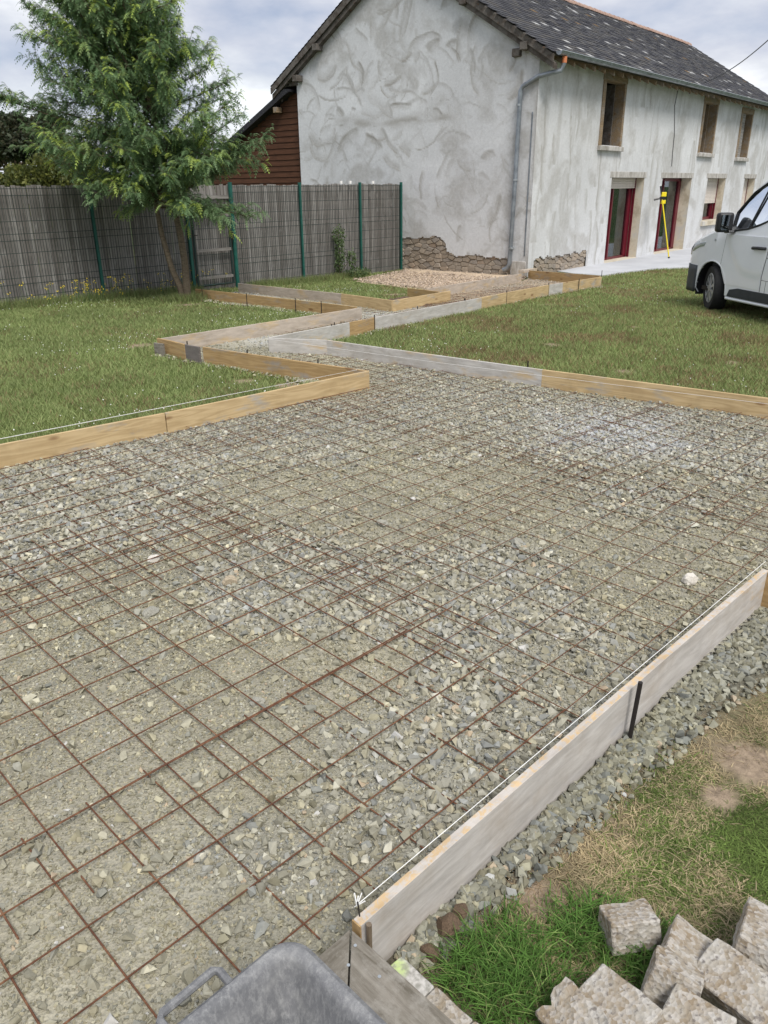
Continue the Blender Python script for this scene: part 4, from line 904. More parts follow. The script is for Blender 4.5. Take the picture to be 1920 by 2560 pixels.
def cand(x0,x1,y0,y1,n): 
    x=RNG.uniform(x0,x1,n);y=RNG.uniform(y0,y1,n); k=inview(x,y); return x[k],y[k]
# fine chips
XX=[];YY=[];SS=[]
for (x0,x1,y0,y1,n,s0,s1) in ((-1.6,2.2,.8,3.2,120000,.007,.020),(-3.3,4,2.8,5.5,130000,.010,.025),(-3.5,6,5.,9.5,90000,.014,.030),(-3.6,5,9.,18.8,46000,.018,.034)):
    x,y=cand(x0,x1,y0,y1,n); k=inpoly(x,y,BED); x,y=x[k],y[k]; XX.append(x);YY.append(y);SS.append(RNG.uniform(0,1,len(x))**2.4*(s1-s0)+s0)
x=np.concatenate(XX);y=np.concatenate(YY);s=np.concatenate(SS)
o=scatter('fine_gravel',x,y,bedz(x,y)+s*.1,s,HVs,stonecol(x,y,1.03),M['pebble']); tag(o,'fine grey-olive stone chips compacted over the gravel bed','gravel',kind='stuff')
# loose stones
XX=[];YY=[];SS=[]
for (x0,x1,y0,y1,n,s0,s1) in ((-1.6,2.2,.8,3.2,26000,.014,.052),(-3.3,4,2.8,5.5,56000,.016,.052),(-3.5,6,5.,9.5,74000,.018,.046),(-3.6,5,9.,18.8,22000,.022,.05)):
    x,y=cand(x0,x1,y0,y1,n); k=inpoly(x,y,BED)&(RNG.random(len(x))<.13+.87*coarse(x,y)**1.3); x,y=x[k],y[k]; XX.append(x);YY.append(y);SS.append(RNG.random(len(x))**2.4*(s1-s0)+s0)
x=np.concatenate(XX);y=np.concatenate(YY);s=np.concatenate(SS)
o=scatter('loose_stones',x,y,bedz(x,y)+s*.2,s,HV,stonecol(x,y,1.08),M['pebble']); tag(o,'loose angular grey stones spread over the gravel bed','gravel',kind='stuff')
# stones outside the foreground board and along board feet
XX=[];YY=[];ZZ=[];SS=[]
u_=RNG.uniform(.8,4.6,60000); wb_=np.interp(u_,[.9,1.3,1.8,2.5,3.3,4.2],[.06,.10,.13,.17,.30,.48]); w_=RNG.uniform(0,1,60000)*wb_*1.15+.005
x=s2*(u_-(.965-w_)); y=s2*(u_+(.965-w_)); k=inview(x,y)&(RNG.random(60000)<np.where(w_<wb_*(.25+.95*fbm(x*4,y*4,3)),.8,.10))&((u_>.99)|(w_<.0))
x,y=x[k],y[k]; s=RNG.random(len(x))**5*.042+.0055
o=scatter('spilled_gravel',x,y,lawnz(x,y)+s*.25,s,HV,stonecol(x,y,.8)*np.array([.97,1.,1.03]),M['pebble']); tag(o,'grey stones spilled outside the foreground board','gravel',kind='stuff')
x,y=cand(-3,5,13,22.5,26000); k=inpoly(x,y,PATCH); x,y=x[k],y[k]; s=RNG.random(len(x))**2*.05+.02
cc=np.array([.46,.37,.29])*RNG.uniform(.6,1.35,len(x))[:,None]
o=scatter('rubble_gravel',x,y,Tn(y)+.03,s,HV,cc,M['pebble']); tag(o,'pinkish beige rubble spread at the foot of the gable wall','gravel',kind='stuff')
ed=[(A00,A1,-1),(A1,B1,1),(C1,D1,1),(J0,J1,-1),(C0,C1,-1)]
XX=[];YY=[]
for a,c,_ in ((A1,B1,0),(D0,D1,0),(J0,J1,0)):
    n=2600; t_=RNG.uniform(0,1,n); d=np.abs(RNG.normal(0,.09,n)); L=math.hypot(c[0]-a[0],c[1]-a[1]); nx_,ny_=-(c[1]-a[1])/L,(c[0]-a[0])/L
    if (a,c)==(J0,J1) or True:
        sx=-1 if (nx_*0+ny_*(-1))<0 else 1
    x=a[0]+(c[0]-a[0])*t_+nx_*sx*d; y=a[1]+(c[1]-a[1])*t_+ny_*sx*d; k=RNG.random(n)<.25+.9*(fbm(x*1.5,y*1.5,91)>.5); XX.append(x[k]);YY.append(y[k])
x=np.concatenate(XX);y=np.concatenate(YY); s=RNG.random(len(x))**2*.03+.012
o=scatter('edge_gravel',x,y,lawnz(x,y)+.02,s,HV,stonecol(x,y,1.3),M['pebble']); tag(o,'pale gravel showing at the foot of the boards on the lawn side','gravel',kind='stuff')
# singled-out rocks
def rock(px,py,size,mat,label,seed,col=None,flat=.75):
    rg_=random.Random(seed); bm=bmesh.new(); bmesh.ops.create_icosphere(bm,subdivisions=3,radius=.5)
    for v in bm.verts:
        n_=v.co.normalized(); d=1+.35*mnoise.noise(n_*1.6+Vector((seed*3.1,0,0)))+.12*mnoise.noise(n_*4+Vector((0,seed,0))); v.co=Vector((n_.x*.5*d,n_.y*.38*d,n_.z*.36*flat*d*1.2))
    for _ in range(7):
        n_=Vector((rg_.gauss(0,1),rg_.gauss(0,1),rg_.gauss(0,1))).normalized(); bmesh.ops.bisect_plane(bm,geom=bm.verts[:]+bm.edges[:]+bm.faces[:],plane_co=n_*.33*.8,plane_no=n_,clear_outer=True); 
        es=[e for e in bm.edges if e.is_boundary]
        if es: bmesh.ops.holes_fill(bm,edges=es)
    me=bpy.data.meshes.new('rock'); bm.to_mesh(me); bm.free(); me.materials.append(mat)
    p=at(px,py); o=link('rock',me,None,(p.x,p.y,T(p.x,p.y)+size*.2),(rg_.uniform(-.2,.2),rg_.uniform(-.2,.2),rg_.uniform(0,6)),(size,size,size)); tag(o,label,'rock'); return o
rock(1725,1460,.10,M['white_rock'],'whitish pink rock lying in the gravel near the foreground board, right side',2)
tanr=plain('tan_rock',(.42,.35,.25),.9,0,.2,20); greyr=plain('grey_rock',(.33,.32,.27),.9,0,.2,20)
rock(575,1464,.10,tanr,'tan rock in the gravel left of centre',3); rock(388,1405,.08,M['white_rock'],'pale rock in the gravel below the left yellow board',5)
rock(376,1540,.085,greyr,'pale grey rock lower left of the tan rock',6); rock(825,2035,.075,greyr,'pointed grey rock standing in the near gravel left of the foreground board',7)
rock(472,2165,.055,tanr,'small tan rock on a rebar crossing in the left foreground',8); rock(640,885+880,.07,greyr,'upright slab-like stone beside a rebar crossing in the left half',9)
rock(1290,1365,.09,greyr,'rounded beige rock in the stony patch right of centre',10); rock(955,1345-30,.08,greyr,'light rock at the centre of the bed',12)
rock(1140,1970-190,.06,tanr,'small orange-brown stone chip in the near gravel right of centre',13,flat=.4)
# ------------------------------------------------------------------ soil lumps by the planks and on the small lawn
soil=plain('soil_lump',(.125,.085,.055),.95,0,.25,25)
for px,py,sz,lb in ((1120,2325,.10,'brown clod of turf beside the foreground board'),(1075,2385,.07,'dark clod of earth above the paint-marked block'),(1150,2290,.08,'broken clod with dry roots near the board foot')):
    r_=rock(px,py,sz*.85,soil,lb,int(px),flat=.55); r_.name='soil_clod'; r_['category']='clod'
hq=lerp(E1,F1,.45); hq=(hq[0]-.25,hq[1]+.28)
o=grid('soil_heap',hq[0]-.6,hq[0]+.6,hq[1]-.4,hq[1]+.4,.03,lambda x,y:Tn(y)-.03+.17*np.clip(1-np.hypot((x-hq[0])/.6,(y-hq[1])/.4),0,1)**.8*(.6+.8*fbm(x*9,y*9,7)),soil)
tag(o,'heap of brown soil behind the bright yellow board','soil heap'); del o['kind']
# ------------------------------------------------------------------ concrete blocks
def block(u,v,z,dims,rot,label,seed,cut=0,mat='aggregate',rough=.006):
    if seed<10 and seed>1: dims=tuple(q*1.06 for q in dims)
    bm=bmesh.new(); bmesh.ops.create_cube(bm,size=1); bmesh.ops.scale(bm,vec=dims,verts=bm.verts)
    bmesh.ops.bevel(bm,geom=bm.edges[:],offset=.003,segments=1,affect='EDGES')
    bmesh.ops.subdivide_edges(bm,edges=bm.edges[:],cuts=5,use_grid_fill=True)
    bmesh.ops.triangulate(bm,faces=[f for f in bm.faces if len(f.verts)>4])
    for w in bm.verts:
        q=w.co*22+Vector((seed*5.3,seed,0)); d=Vector((mnoise.noise(q),mnoise.noise(q+Vector((9,0,0))),mnoise.noise(q+Vector((0,9,0)))))
        w.co+=d*rough+Vector((mnoise.noise(w.co*70),mnoise.noise(w.co*70+Vector((3,3,3))),mnoise.noise(w.co*70+Vector((7,1,3)))))*.0014
        if cut:
            e=(w.co.y/dims[1]+.5); 
            if e>.5: w.co.y-= (e-.5)*dims[1]*cut*(.5+.8*mnoise.noise(Vector((w.co.x*30,seed,0)))+.3)
    me=bpy.data.meshes.new('block'); bm.to_mesh(me); bm.free(); me.materials.append(M[mat])
    o=link('concrete_block',me,None,(u,v,z),[R(a) for a in rot]); tag(o,label,'concrete block','rough concrete blocks piled on the grass'); return o
BL=[
 (.62,1.415,.04,(.13,.09,.082),(-16,0,8),'single concrete block lying apart on the grass, furthest from the pile edge'),
 (.745,1.32,.055,(.13,.12,.05),(-12,18,-38),'flat block behind the pile leaning on its neighbours, second from the back'),
 (.92,1.345,.07,(.10,.17,.09),(-14,8,-35),'pale block cut by the right edge of the photo, tallest of the pile'),
 (.665,1.24,.06,(.105,.075,.105),(-20,10,-30),'cube-like brown block in the middle of the pile'),
 (.815,1.225,.07,(.12,.17,.065),(-6,-14,38),'large block with a bright speckled top on the right of the pile'),
 (.525,1.18,.06,(.10,.155,.075),(-8,-12,38),'brown-sided block in the left half of the pile'),
 (.665,1.115,.07,(.14,.13,.07),(-6,-10,45),'grey gravelly block at the bottom edge between two brown ones'),
 (.415,1.175,.04,(.10,.17,.075),(-6,-22,32),'broken jagged block, leftmost of the pile'),
 (.80,1.06,.03,(.07,.07,.04),(0,10,30),'small broken piece at the bottom right of the pile'),
]
for k,(x_,y_,z_,d_,r_,lb) in enumerate(BL): block(x_,y_,z_,d_,r_,lb,k+1,cut=.5 if k==7 else 0,rough=.012 if k==7 else .0045)
for k,(v0,lb) in enumerate(((.86,'grey block beside the planks with a yellow-green paint mark'),(.745,'second grey block along the planks, below the paint-marked one'),(.63,'third grey block along the planks at the bottom edge'))):
    p=uv(.915,v0); o=block(p[0],p[1],.03,(.085,.11,.07),(0,0,45),lb,20+k,rough=.003); o['group']='grey blocks set along the planks'
    if k==0: o.data.materials[0]=M['painted_aggregate']
# ------------------------------------------------------------------ mortar tub
TB=empty('mortar_tub',(0,0,0),R(45),'grey plastic mortar tub with moulded side handle, dusty inside','tub')
def rrect(u0,u1,v0,v1,r_,n=7):
    out_=[]
    for cx,cy,a0 in ((u1-r_,v1-r_,0),(u0+r_,v1-r_,90),(u0+r_,v0+r_,180),(u1-r_,v0+r_,270)):
        for k in range(n+1): a=R(a0+90*k/n); out_.append((cx+r_*math.cos(a),cy+r_*math.sin(a)))
    return out_
U0,U1,V0,V1=-.18,.632,.33,.905; zr=.45
prof=[(.0,zr-.035,.06),(-.004,zr-.008,.06),(.006,zr,.055),(.016,zr-.001,.052),(.023,zr-.006,.048),(.028,zr-.016,.042),(.032,zr-.035,.036),(.045,.36,.030),(.062,.31,.026),(.08,.26,.024),(.097,.215,.022),(.11,.195,.022),(.13,.186,.03),(.24,.185,.03)]
b=MB(); rings=[rrect(U0+i_,U1-i_,V0+i_,V1-i_,rr_) for i_,_,rr_ in prof]; n=len(rings[0]); v=[];f=[]
for (i_,z_,_),rg1 in zip(prof,rings):
    for k,(a,c_) in enumerate(rg1):
        q=Vector((a*9,c_*9,z_*9)); v.append((a+.004*mnoise.noise(q),c_+.004*mnoise.noise(q+Vector((5,5,5))),z_+.004*mnoise.noise(q+Vector((1,8,3)))))
for i in range(len(prof)-1):
    for k in range(n): f.append((i*n+k,i*n+(k+1)%n,(i+1)*n+(k+1)%n,(i+1)*n+k))
f.append(tuple((len(prof)-1)*n+k for k in range(n))); b.add(v,f)
o=b.build('body',M['tub'],TB,smooth=True); 
b=MB(); rings=[rrect(U0+i_,U1-i_,V0+i_,V1-i_,.06) for i_ in (.002,.05,.13)]; v=[];f=[]
for z_,rg1 in zip((zr-.03,.3,.172),rings): v+=[(a,c_,z_) for a,c_ in rg1]
for i in range(2):
    for k in range(n): f.append((i*n+k,i*n+(k+1)%n,(i+1)*n+(k+1)%n,(i+1)*n+k))
f.append(tuple(2*n+k for k in range(n))[::-1]); b.add(v,f); b.build('outer_shell',M['tub'],TB,smooth=True)
b=MB(); hz=zr-.012; b.tube([(.487,.895,hz),(.487,.937,hz+.003),(.478,.948,hz+.003),(.37,.948,hz-.003),(.360,.938,hz-.003),(.360,.895,hz-.004)],.0085,8); b.build('handle',M['tub'],TB,smooth=True)
# ------------------------------------------------------------------ yellow surveying staff
p=at(1672,648); q=hp(9.0,-.12,1.62)
SV=empty('levelling_staff',(0,0,0),0,'yellow levelling staff with receiver leaning beside the second patio door','levelling staff')
pq=Vector((p.x,p.y,-.17)); tp_=Vector((0,0,H))+Vector(ray(1654,488))*1.; d=ray(1654,486); tt=(pq.y+.35)/d[1]; q=Vector((d[0]*tt,d[1]*tt,H+d[2]*tt))
b=MB(); b.tube([pq,q],.018,8); b.build('pole',M['yellow_plastic'],SV)
b=MB(); b.tube([pq+(pq-q)*.0,pq+(q-pq)*.02],.032,8); b.build('foot',M['black_plastic'],SV)
b=MB(); b.box(q+Vector((.06,0,.0)),(.14,.08,.12)); b.box(q+Vector((.07,0,-.2)),(.12,.08,.1)); b.build('receiver',M['yellow_plastic'],SV,bevel=.01)
b=MB(); b.tube([q,q+Vector((-.05,0,.22))],.03,8); b.tube([q+Vector((-.03,0,-.1)),q+Vector((-.2,0,-.14))],.03,6); b.box(q+Vector((.03,-.02,-.1)),(.14,.06,.07)); b.build('clamp',M['black_plastic'],SV)

# ------------------------------------------------------------------ van
exec_van=True
VN=empty('delivery_van',(5.99,12.47,-.005),R(102),'white panel van with black mirror parked on the lawn at the right edge','van')
st=[(.93,.50,.30,.70),(.90,.68,.27,.80),(.82,.82,.25,.93),(.68,.90,.24,1.02),(.45,.945,.23,1.11),(.2,.97,.22,1.19),(0.0,.975,.22,1.26),(-.15,.975,.22,1.37),(-.3,.975,.22,1.53),(-.47,.975,.22,1.765),(-.75,.975,.22,1.945),(-1.05,.975,.22,2.0),(-1.5,.975,.22,2.015),(-2.5,.975,.22,2.015),(-3.6,.975,.22,1.96),(-3.95,.96,.24,1.93),(-4.05,.90,.3,1.85)]
def cint(x):
    a=[s_[0] for s_ in st][::-1]; return [float(np.interp(x,a,[s_[k] for s_ in st][::-1])) for k in (1,2,3)]
def ring(x):
    w,zb,zt_=cint(x); zb_=min(1.14,zt_-.10)
    top=zt_
    inn=max(0,.20*(top-1.14)) if top>1.2 else 0
    wr=w-.03-inn
    k=[(0,zb),(w*.6,zb),(w-.05,zb),(w-.005,zb+.05),(w,zb+.2),(w,min(.7,zb_-.1)),(w-.004,(min(.7,zb_-.1)+zb_)/2),(w-.012,zb_)]
    if top>1.3: k+=[(w-.02-inn*.35,zb_+(top-zb_)*.35),(w-.03-inn*.75,zb_+(top-zb_)*.72),(wr-.01,top-.10),(wr-.09,top-.02),(wr*.5,top+.018),(0,top+.025)]
    else: k+=[(w-.03,zb_+.03),(w-.07,zb_+.06),(w-.12,top-.02),(w-.2,top-.005),(w*.4,top+.015),(0,top+.02)]
    return k
xsv=sorted(set([s_[0] for s_ in st]+[round(.93-.06*i,3) for i in range(0,34)]+[-1.5-.25*i for i in range(0,10)]),reverse=True)
V=[];Fq=[]
for x in xsv:
    k=ring(x); full=[(y,z) for y,z in k]+[(-y,z) for y,z in k[-2:0:-1]]; V+=[(x+(.03*(1-(abs(y)/.95)**2) if x>-.9 else 0),y,z) for y,z in full]
nn=len(full)
for i in range(len(xsv)-1):
    for k in range(nn): Fq.append((i*nn+k,i*nn+(k+1)%nn,(i+1)*nn+(k+1)%nn,(i+1)*nn+k))
Fq.append(tuple(range(nn))[::-1]); Fq.append(tuple((len(xsv)-1)*nn+k for k in range(nn)))
b=MB(); b.add(V,Fq); body=b.build('body',M['van_paint'],VN); 
sol=body.modifiers.new('sol','SOLIDIFY'); sol.thickness=.03; sol.offset=-1
WINP=[(-.33,1.17),(-.30,1.42),(-.50,1.68),(-.77,1.835),(-1.05,1.875),(-1.14,1.875),(-1.15,1.37),(-.9,1.275),(-.68,1.215)]
cutters=[]
def cutter(mb):
    o=link('cutter',mb.mesh('cutter')); o.parent=VN; m_=body.modifiers.new('bo','BOOLEAN'); m_.operation='DIFFERENCE'; m_.solver='EXACT'; m_.object=o; cutters.append(o)
c=MB(); c.prism(WINP,lambda u,v,w:(u,w,v),-1.3,1.3); cutter(c)
c=MB(); c.bb((-.62,-.70,1.30),(1.3,.70,1.78)); cutter(c)
for wx in (0,-3.1):
    c=MB(); c.tube([(wx,.62,.33),(wx,1.3,.33)],.395,28); cutter(c)
    c=MB(); c.tube([(wx,-.62,.33),(wx,-1.3,.33)],.395,28); cutter(c)
bpy.context.view_layer.update()
dg=bpy.context.evaluated_depsgraph_get(); ev=body.evaluated_get(dg); nm=bpy.data.meshes.new_from_object(ev,preserve_all_data_layers=True,depsgraph=dg)
body.modifiers.clear(); body.data=nm; nm.name='body'
for c in cutters: bpy.data.objects.remove(c,do_unlink=True)
nm.polygons.foreach_set('use_smooth',[True]*len(nm.polygons)); nm.set_sharp_from_angle(angle=R(28))
def ys(x,z):
    k=ring(x); zz=[p[1] for p in k[2:11]]; yy=[p[0] for p in k[2:11]]; return float(np.interp(z,zz,yy))
# lower cladding, bumper, arch trim
def skin(name,pts_rows,mat,off,parent=VN,side=1,th=.012):
    "rows of (x,z); laid on the body side"
    n=len(pts_rows[0]); v=[];f=[]
    for layer in (off,off-th):
        for r_ in pts_rows:
            for x,z in r_: v.append((x,side*(ys(x,z)+layer),z))
    m_=len(pts_rows); N0=m_*n
    for i in range(m_-1):
        for k in range(n-1):
            f.append((i*n+k,i*n+k+1,(i+1)*n+k+1,(i+1)*n+k)); f.append((N0+i*n+k,N0+(i+1)*n+k,N0+(i+1)*n+k+1,N0+i*n+k+1))
    for i in range(m_-1): f.append((i*n,(i+1)*n,N0+(i+1)*n,N0+i*n)); f.append((i*n+n-1,N0+i*n+n-1,N0+(i+1)*n+n-1,(i+1)*n+n-1))
    for k in range(n-1): f.append((k,N0+k,N0+k+1,k+1)); f.append(((m_-1)*n+k,(m_-1)*n+k+1,N0+(m_-1)*n+k+1,N0+(m_-1)*n+k))
    b=MB(); b.add(v,f); return b.build(name,mat,parent,smooth=True)
fx=lambda z:float(np.interp(z,[.42,.67,.88,1.13],[-.375,-.21,-.225,-.245])); rx=lambda z:float(np.interp(z,[.42,.61,.86,1.18],[-1.155,-1.15,-1.185,-1.2]))
rows=[]
for i in range(19):
    z=.43+(1.125-.43)*i/18; rows.append([(fx(z)+(rx(z)-fx(z))*k/24,z) for k in range(25)])
for sd_ in (1,-1):
    n=25;v=[];f=[]
    for layer in (0,1):
        for r_ in rows:
            for x,z in r_:
                cz=float(np.interp(x,[-1.2,-.9,-.75,-.62,-.45,-.32,-.25],[.605,.605,.63,.70,.87,1.02,1.2])); h_=1/(1+math.exp(-(z-cz)/.018)); edge=math.exp(-((z-cz)/.06)**2)
                v.append((x,sd_*(ys(x,z)+((.006+.013*h_*math.exp(-(z-cz)*1.2 if z>cz else 0)) if layer==0 else -.006)),z))
    m_=len(rows);N0=m_*n
    for i in range(m_-1):
        for k in range(n-1): f.append((i*n+k,i*n+k+1,(i+1)*n+k+1,(i+1)*n+k))
        f.append((i*n,(i+1)*n,N0+(i+1)*n,N0+i*n)); f.append((i*n+n-1,N0+i*n+n-1,N0+(i+1)*n+n-1,(i+1)*n+n-1))
    for k in range(n-1): f.append((k,N0+k,N0+k+1,k+1)); f.append(((m_-1)*n+k,(m_-1)*n+k+1,N0+(m_-1)*n+k+1,N0+(m_-1)*n+k))
    b=MB(); b.add(v,f); dr=b.build('door',M['van_paint'],VN,smooth=True)
    if sd_==1:
        y_=ys(-1.0,.97)+.02
        b=MB(); b.tube([(-.93,y_,.97),(-.94,y_+.035,.975),(-1.05,y_+.042,.98),(-1.16,y_+.035,.98),(-1.165,y_,.98)],.022,8); b.build('handle',M['black_plastic'],dr,smooth=True)
        b=MB(); b.box((-.50,y_-.015,.57),(.06,.012,.022)); b.box((-.575,y_-.015,.57),(.05,.012,.022)); b.build('badge',M['steel'],dr,bevel=.004)
    # gap line behind door and belt
    b=MB()
    b.tube([(rx(z)-.012,sd_*(ys(rx(z),z)-.001),z) for z in (.30,.45,.61,.75,.86,1.0,1.18,1.3)],.006,5); b.tube([(fx(z)+.01,sd_*(ys(fx(z),z)-.002),z) for z in (.5,.6,.7,.88,1.0,1.13)],.004,5)
    b.tube([(-1.27,sd_*(ys(-1.27,z)-.001),z) for z in (.26,.4,.56)],.004,5); b.tube([(-1.17,sd_*(.975),.565),(-1.27,sd_*.975,.56),(-4.0,sd_*.965,.56)],.003,5)
    b.tube([(-1.2,sd_*ys(-1.2,.88),.86),(-3.9,sd_*ys(-3.,.86),.86)],.004,5)
    b.build('panel_gap',M['black_plastic'],VN)
    r2=[[(-.48-.03*(z_i)+0,.27+.0*z_i) for z_i in [0]]]
    rows2=[]
    for i in range(6):
        q_=i/5; rows2.append([(lambda s_:(-.46-.05*q_-s_*(3.05-.79-.05*q_+.0),.265+q_*(.10+.035*min(1,s_*12))))(k/24) for k in range(25)])
    skin('side_cladding',rows2,M['bumper'],.014,side=sd_,th=.02)
    b=MB(); b.tube([(-.42,sd_*.96,.235),(-2.68,sd_*.96,.235)],.02,6); b.build('sill',M['van_paint'],VN)
    # arch lip
    b=MB(); b.tube([(.402*math.cos(a),sd_*(ys(.4*math.cos(a),.33+.4*math.sin(a))-.002),.33+.402*math.sin(a)) for a in [R(-15+210*k/20) for k in range(21)]],.012,6); b.build('arch_lip',M['van_paint'],VN,smooth=True)
    # bumper side wrap
    v=[];f=[]; n=12; zz=[.23,.3,.42,.55,.63]
    for z in zz:
        for k in range(n):
            x=.405+(.93-.405)*k/(n-1); xx=x+ .03*(1-(cint(x)[0]/.95)**2); zl=max(z,.2); 
            w=cint(x)[0]; v.append((xx+.012,sd_*(w+.012),zl if x>.44 else zl))
    for i in range(len(zz)-1):
        for k in range(n-1): f.append((i*n+k,i*n+k+1,(i+1)*n+k+1,(i+1)*n+k))
    v+= [(.975,0,z) for z in zz]
    for i in range(len(zz)-1): f.append((i*n+n-1,len(zz)*n+i,len(zz)*n+i+1,(i+1)*n+n-1))
    b=MB(); b.add(v,f); o=b.build('bumper',M['bumper'],VN,smooth=True); so_=o.modifiers.new('s','SOLIDIFY'); so_.thickness=.02
    # headlight
    v=[];f=[]
    hr=[[(.30,.93),(.45,.90),(.62,.84),(.80,.76)],[(.22,1.06),(.42,1.02),(.6,.95),(.80,.86)]]
    for r_ in hr:
        for x,z in r_: v.append((x+.03*(1-(cint(x)[0]/.95)**2)+.006,sd_*(cint(x)[0]-.0+.006-(.03 if z>.95 else 0)),z))
    b=MB(); b.add(v,[(k,k+1,5+k,4+k) for k in range(3)]); o=b.build('headlight',M['headlight'],VN,smooth=True); so_=o.modifiers.new('s','SOLIDIFY'); so_.thickness=.02
    # glass
    b=MB(); pts=[(x,sd_*(ys(x,min(z,1.88))-.012),z) for x,z in WINP]; b.add(pts,[tuple(range(len(pts)))]); b.build('side_window',M['glass'],VN)
    pr=[(x,sd_*(ys(x,min(z,1.88))+.004),z) for x,z in WINP]; b=MB(); b.tube(pr+[pr[0]],.016,6,False); b.tube([(-.83,sd_*(ys(-.83,1.78)+.0),1.79),(-.68,sd_*ys(-.68,1.22),1.22)],.014,6); b.build('window_trim',M['black_plastic'],VN,smooth=True)
    # mirror
    mr=empty('mirror'); mr.parent=VN
    bm=bmesh.new(); bmesh.ops.create_cube(bm,size=1); bmesh.ops.scale(bm,vec=(.13,.23,.27),verts=bm.verts); bmesh.ops.bevel(bm,geom=bm.edges[:],offset=.05,segments=4,affect='EDGES',profile=.6)
    me=bpy.data.meshes.new('mirror_shell'); bm.to_mesh(me); bm.free(); me.materials.append(M['black_plastic']); me.polygons.foreach_set('use_smooth',[True]*len(me.polygons))
    o=link('mirror_shell',me,mr,(-.32,sd_*1.10,1.29),(0,0,sd_*R(-12)))
    b=MB(); b.box((-.39,sd_*1.105,1.32),(.006,.17,.15)); b.box((-.39,sd_*1.105,1.21),(.006,.17,.045)); b.build('mirror_glass',M['glass'],mr)
    b=MB(); b.prism([(-.28,1.14),(-.42,1.15),(-.36,1.24),(-.3,1.26)],lambda u,v,w:(u,w,v),sd_*.9,sd_*1.06); b.build('mirror_arm',M['black_plastic'],mr,bevel=.01)
    b=MB(); b.tube([(.02,sd_*(ys(.02,1.03)-.002),1.03),(.02,sd_*(ys(.02,1.03)+.008),1.03)],.018,10); b.build('side_indicator',M['zinc_light'],VN)
b=MB(); b.add([(.14,-.72,1.29),(.14,.72,1.29),(-.62,.66,1.80),(-.62,-.66,1.80)],[(0,1,2,3)]); b.build('windscreen',M['glass'],VN)
b=MB(); b.add([(-.62,.70,1.80),(.12,.80,1.27),(.12,.7,1.27),(-.62,.64,1.8)],[(0,1,2,3)])
b=MB(); b.bb((-.35,-.9,.5),(.15,.9,1.14)); b.build('dashboard',M['seat_fabric'],VN,bevel=.06)
b=MB(); b.tube([(-.42+.05*math.sin(a)*.8,.45+.19*math.cos(a),1.12+.17*math.sin(a)) for a in [k*math.pi/8 for k in range(17)]],.015,6,False); b.build('steering_wheel',M['black_plastic'],VN)
for y_ in (.45,-.1,-.52):
    b=MB(); b.box((-.95,y_,.72),(.5,.46,.16)); b.box((-1.22,y_,1.12),(.14,.46,.62),Matrix.Rotation(R(-12),3,'Y')); b.box((-1.29,y_,1.54),(.09,.26,.2)); b.build('seat',M['seat_fabric'],VN,bevel=.04)
b=MB(); b.bb((-1.5,-.93,.3),(-1.46,.93,1.88)); b.bb((-4,-.9,.28),(.3,.9,.34)); b.build('bulkhead',M['interior_dark'],VN)
b=MB(); b.bb((-3.9,-.55,.20),(.7,.55,.30)); b.build('underbody',M['black_plastic'],VN)
for wx in (0,-3.1):
    for sd_ in (1,-1):
        b=MB(); v=[];f=[]
        for y_ in (sd_*.60,sd_*.955):
            for k in range(25): a=R(-20+220*k/24); v.append((wx+.393*math.cos(a),y_,.33+.393*math.sin(a)))
        b.add(v,[(k,k+1,26+k,25+k) for k in range(24)]+[tuple(range(25))]); b.build('wheel_well',M['black_plastic'],VN)
        wh=empty('wheel'); wh.parent=VN; wh.location=(wx,sd_*.85,.33); wh.rotation_euler=(0,0,(R(-19) if wx==0 else 0)+(R(180) if sd_<0 else 0))
        b=MB(); prf=[(.20,-.09),(.27,-.112),(.315,-.105),(.33,-.08),(.33,.08),(.315,.105),(.27,.112),(.20,.09)]; v=[];f=[];N=40
        for r_,yy in prf:
            for k in range(N): a=2*math.pi*k/N; v.append((r_*math.cos(a),yy,r_*math.sin(a)))
        for i in range(len(prf)-1):
            for k in range(N): f.append((i*N+k,i*N+(k+1)%N,(i+1)*N+(k+1)%N,(i+1)*N+k))
        b.add(v,f); b.build('tyre',M['rubber'],wh,smooth=True)
        b=MB(); b.tube([(0,-.05,0),(0,.075,0)],.205,32); b.build('rim',M['black_plastic'],wh)
        b=MB()
        for k in range(9):
            a=2*math.pi*k/9; ca,sa=math.cos(a),math.sin(a); 
            pts=[(.05,-.014),(.20,-.026),(.215,0.),(.20,.026),(.05,.014)]
            b.prism(pts,lambda u,v,w,ca=ca,sa=sa:(u*ca-v*sa,w,u*sa+v*ca),.078,.098)
        b.tube([(0,.078,0),(0,.105,0)],.06,20)
        vr=[];N=36
        for r_,yy in ((.20,.085),(.202,.102),(.218,.098),(.22,.085)):
            for k in range(N): a=2*math.pi*k/N; vr.append((r_*math.cos(a),yy,r_*math.sin(a)))
        b.add(vr,[(i*N+k,i*N+(k+1)%N,(i+1)*N+(k+1)%N,(i+1)*N+k) for i in range(3) for k in range(N)]); b.build('hubcap',M['hubcap'],wh)

